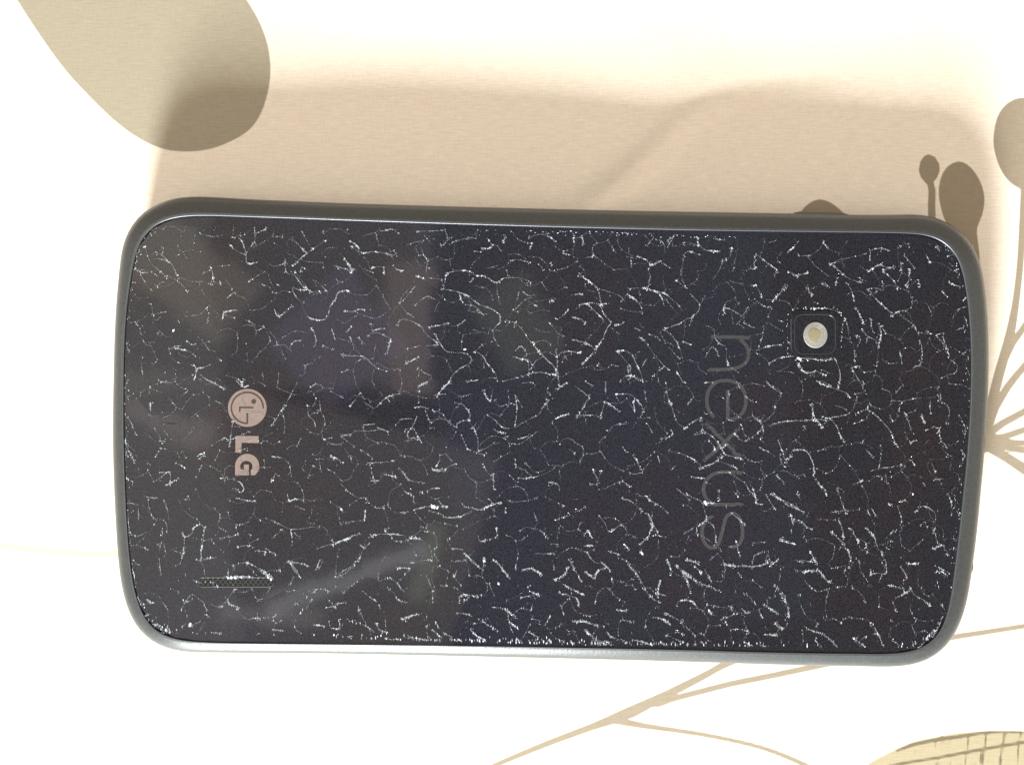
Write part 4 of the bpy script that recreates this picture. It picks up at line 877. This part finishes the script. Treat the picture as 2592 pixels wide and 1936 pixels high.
word([[(1803, 1304), (1786, 1318), (1777, 1345), (1784, 1374), (1800, 1386), (1815, 1380), (1824, 1360), (1832, 1328), (1840, 1306), (1855, 1299), (1870, 1308), (1879, 1335), (1877, 1365), (1866, 1380), (1847, 1385)]])
# faint approval marks near the left end
for cx_, cy_, r_ in ((430, 992, 21), (436, 1117, 24), (436, 1117, 17)):
    cpts = [(cx_ + r_ * math.cos(a), cy_ + r_ * math.sin(a)) for a in np.linspace(0, 2 * math.pi * .96, 30)]
    prism('approval_mark', [G(*p) for p in stroke_poly(cpts, 1.6)], ZG - .00002, Z1, M['faint'])
for q_ in ([(402, 1012), (455, 1008)], [(402, 1026), (455, 1020)], [(404, 1050), (412, 1046), (450, 1045), (462, 1052), (460, 1068), (410, 1068), (404, 1058), (404, 1051)],
           [(404, 1075), (440, 1072), (462, 1080)], [(424, 1110), (452, 1110)], [(424, 1124), (452, 1124)], [(404, 1160), (404, 1220)], [(404, 1180), (432, 1200)]):
    prism('approval_mark', [G(*p) for p in stroke_poly(q_, 1.6)], ZG - .00002, Z1, M['faint'])

# ---------------------------------------------------------------- camera cover and light
def loftp(name, outlines, m, parent=None, smooth=False, cap=True):
    """outlines: list of (pts px, z)"""
    rings_ = [[(*G(*p), z) for p in pts] for pts, z in outlines]
    v, f = loft(rings_, False, cap)
    f = [t[::-1] for t in f]
    return part(name, v, f, m, parent, smooth)
win = loftp('camera_cover', [(rsq(*CC, 62, 60, 27), ZG - .0001), (rsq(*CC, 62, 60, 27), ZG + .00012), (rsq(*CC, 59, 57, 25), ZG + .00017)], M['glass'])
M['cam_rim'] = simple('camera_rim', (0.05, 0.055, 0.06), 0.22, metal=.6)
loftp('cover_rim', [(rsq(*CC, 53, 51, 22), ZG + .00016), (rsq(*CC, 53, 51, 22), ZG + .00021), (rsq(*CC, 51, 49, 21), ZG + .00021), (rsq(*CC, 50, 48, 20), ZG + .00016)], M['cam_rim'], win, cap=False)
LC = (2063, 848)
def circ(r, cx=LC[0], cy=LC[1], n=40): return [(cx + r * .93 * math.cos(a), cy + r * math.sin(a)) for a in np.linspace(0, 2 * math.pi, n, endpoint=False)]
z = ZG + .00017
pr = []
for k_, (r_, h_) in enumerate([(33, 0), (32.4, .00012), (31, .00020), (29, .00020), (28.2, .00014), (26, .00022), (24.4, .00022), (23.6, .00016), (21, .00025), (19.2, .00025), (18.4, .00019), (16, .00026), (13.2, .00027)]):
    pr.append((circ(r_), z + h_ * .55))
lens = loftp('flash_lens', pr, M['lens_rim'], smooth=False, cap=True)
loftp('phosphor_core', [(circ(17.5, LC[0] - 4, LC[1] + 1), z + .00010), (circ(17, LC[0] - 4, LC[1] + 1), z + .000165), (circ(11, LC[0] - 4, LC[1] + 1), z + .00018), (circ(4, LC[0] - 4, LC[1] + 1), z + .00019)], M['phosphor'], lens)

# ---------------------------------------------------------------- speaker slot with its mesh
slot = []
for sx, cx_, a0 in ((1, 681, -90), (-1, 513, 90)):
    for k_ in range(11):
        a = math.radians(a0 + 18 * k_); slot.append((cx_ + 13.5 * math.cos(a), 1472.5 + 13 * math.sin(a)))
def off(pts, d):
    n = len(pts); out = []
    for i in range(n):
        a, c = pts[i - 1], pts[(i + 1) % n]; L_ = math.hypot(c[0] - a[0], c[1] - a[1]); out.append((pts[i][0] - (c[1] - a[1]) / L_ * d, pts[i][1] + (c[0] - a[0]) / L_ * d))
    return out
spk = loftp('speaker_grille', [(slot, ZG - .0001), (slot, ZG + .00005), (off(slot, 1.4), ZG + .00008), (off(slot, 2.6), ZG + .00003)], M['grille'])
hm = None
for row in range(3):
    for cidx in range(16):
        hx = 501 + cidx * 12.72 + (6.36 if row != 1 else 0); hy = 1472.7 + (row - 1) * 7.4
        if hx > 693 or hx < 500: continue
        pts = [(hx + 4.1 * math.cos(a), hy + 3.5 * math.sin(a)) for a in np.linspace(0, 2 * math.pi, 8, endpoint=False)]
        pr_ = [G(*p) for p in pts]
        if hm is None:
            hm = prism('grille_hole', pr_, ZG + .00001, ZG + .000055, M['hole'], spk).data; h0 = G(hx, hy)
        else:
            o = bpy.data.objects.new('grille_hole', hm); o.parent = spk
            hh = G(hx, hy); o.location = (hh[0] - h0[0], hh[1] - h0[1], 0); COL.objects.link(o)

# ---------------------------------------------------------------- side button (top edge of the picture) and headphone socket
def path_on_side(px_from, px_to, upper=True):
    idx = [i for i in range(NG) if (nrm[i][1] > .8) == upper and px_from < unG(*gl[i])[0] < px_to]
    return idx
idx = path_on_side(2010, 2180)
idx.sort(key=lambda i: gl[i][0])
secs = [(0.0036, .0038), (0.0041, .0044), (0.00435, .0052), (0.0043, .0061), (0.0040, .0068), (0.0034, .0072)]
v, f = [], []
n = len(idx)
for j, i in enumerate(idx):
    t = j / (n - 1); e_ = min(1, min(t, 1 - t) * 7) ** .5
    for (a, zz) in secs:
        oo = (0.0030 + (a * 1.0 - 0.0030) * e_) * wid[i] / .00385
        v.append((gl[i][0] + nrm[i][0] * oo, gl[i][1] + nrm[i][1] * oo, zz))
m_ = len(secs)
for j in range(n - 1):
    for k_ in range(m_ - 1):
        a = j * m_ + k_; f.append((a, a + m_, a + m_ + 1, a + 1))
part('side_button', v, f, M['button'], smooth=True)
js = min(range(NG), key=lambda i: (unG(*gl[i])[0] - 2417) ** 2 + (unG(*gl[i])[1] - 1438) ** 2)
jc = gl[js] + nrm[js] * (wid[js] - .00013); ang = math.atan2(nrm[js][1], nrm[js][0])
def jring(r, dx):
    out = []
    for a in np.linspace(0, 2 * math.pi, 24, endpoint=False):
        yy, zz = r * math.cos(a), .0058 + r * .8 * math.sin(a)
        out.append((jc[0] + math.cos(ang) * dx - math.sin(ang) * yy, jc[1] + math.sin(ang) * dx + math.cos(ang) * yy, zz))
    return out
v, f = loft([jring(.0016, -.0030), jring(.0016, .00002), jring(.00145, .00008), jring(.0013, .00000), jring(.0012, -.004)], False, True)
part('headphone_socket', v, f, M['jack'], smooth=True)
print('splinters', len(splF), 'cells', len(cells))
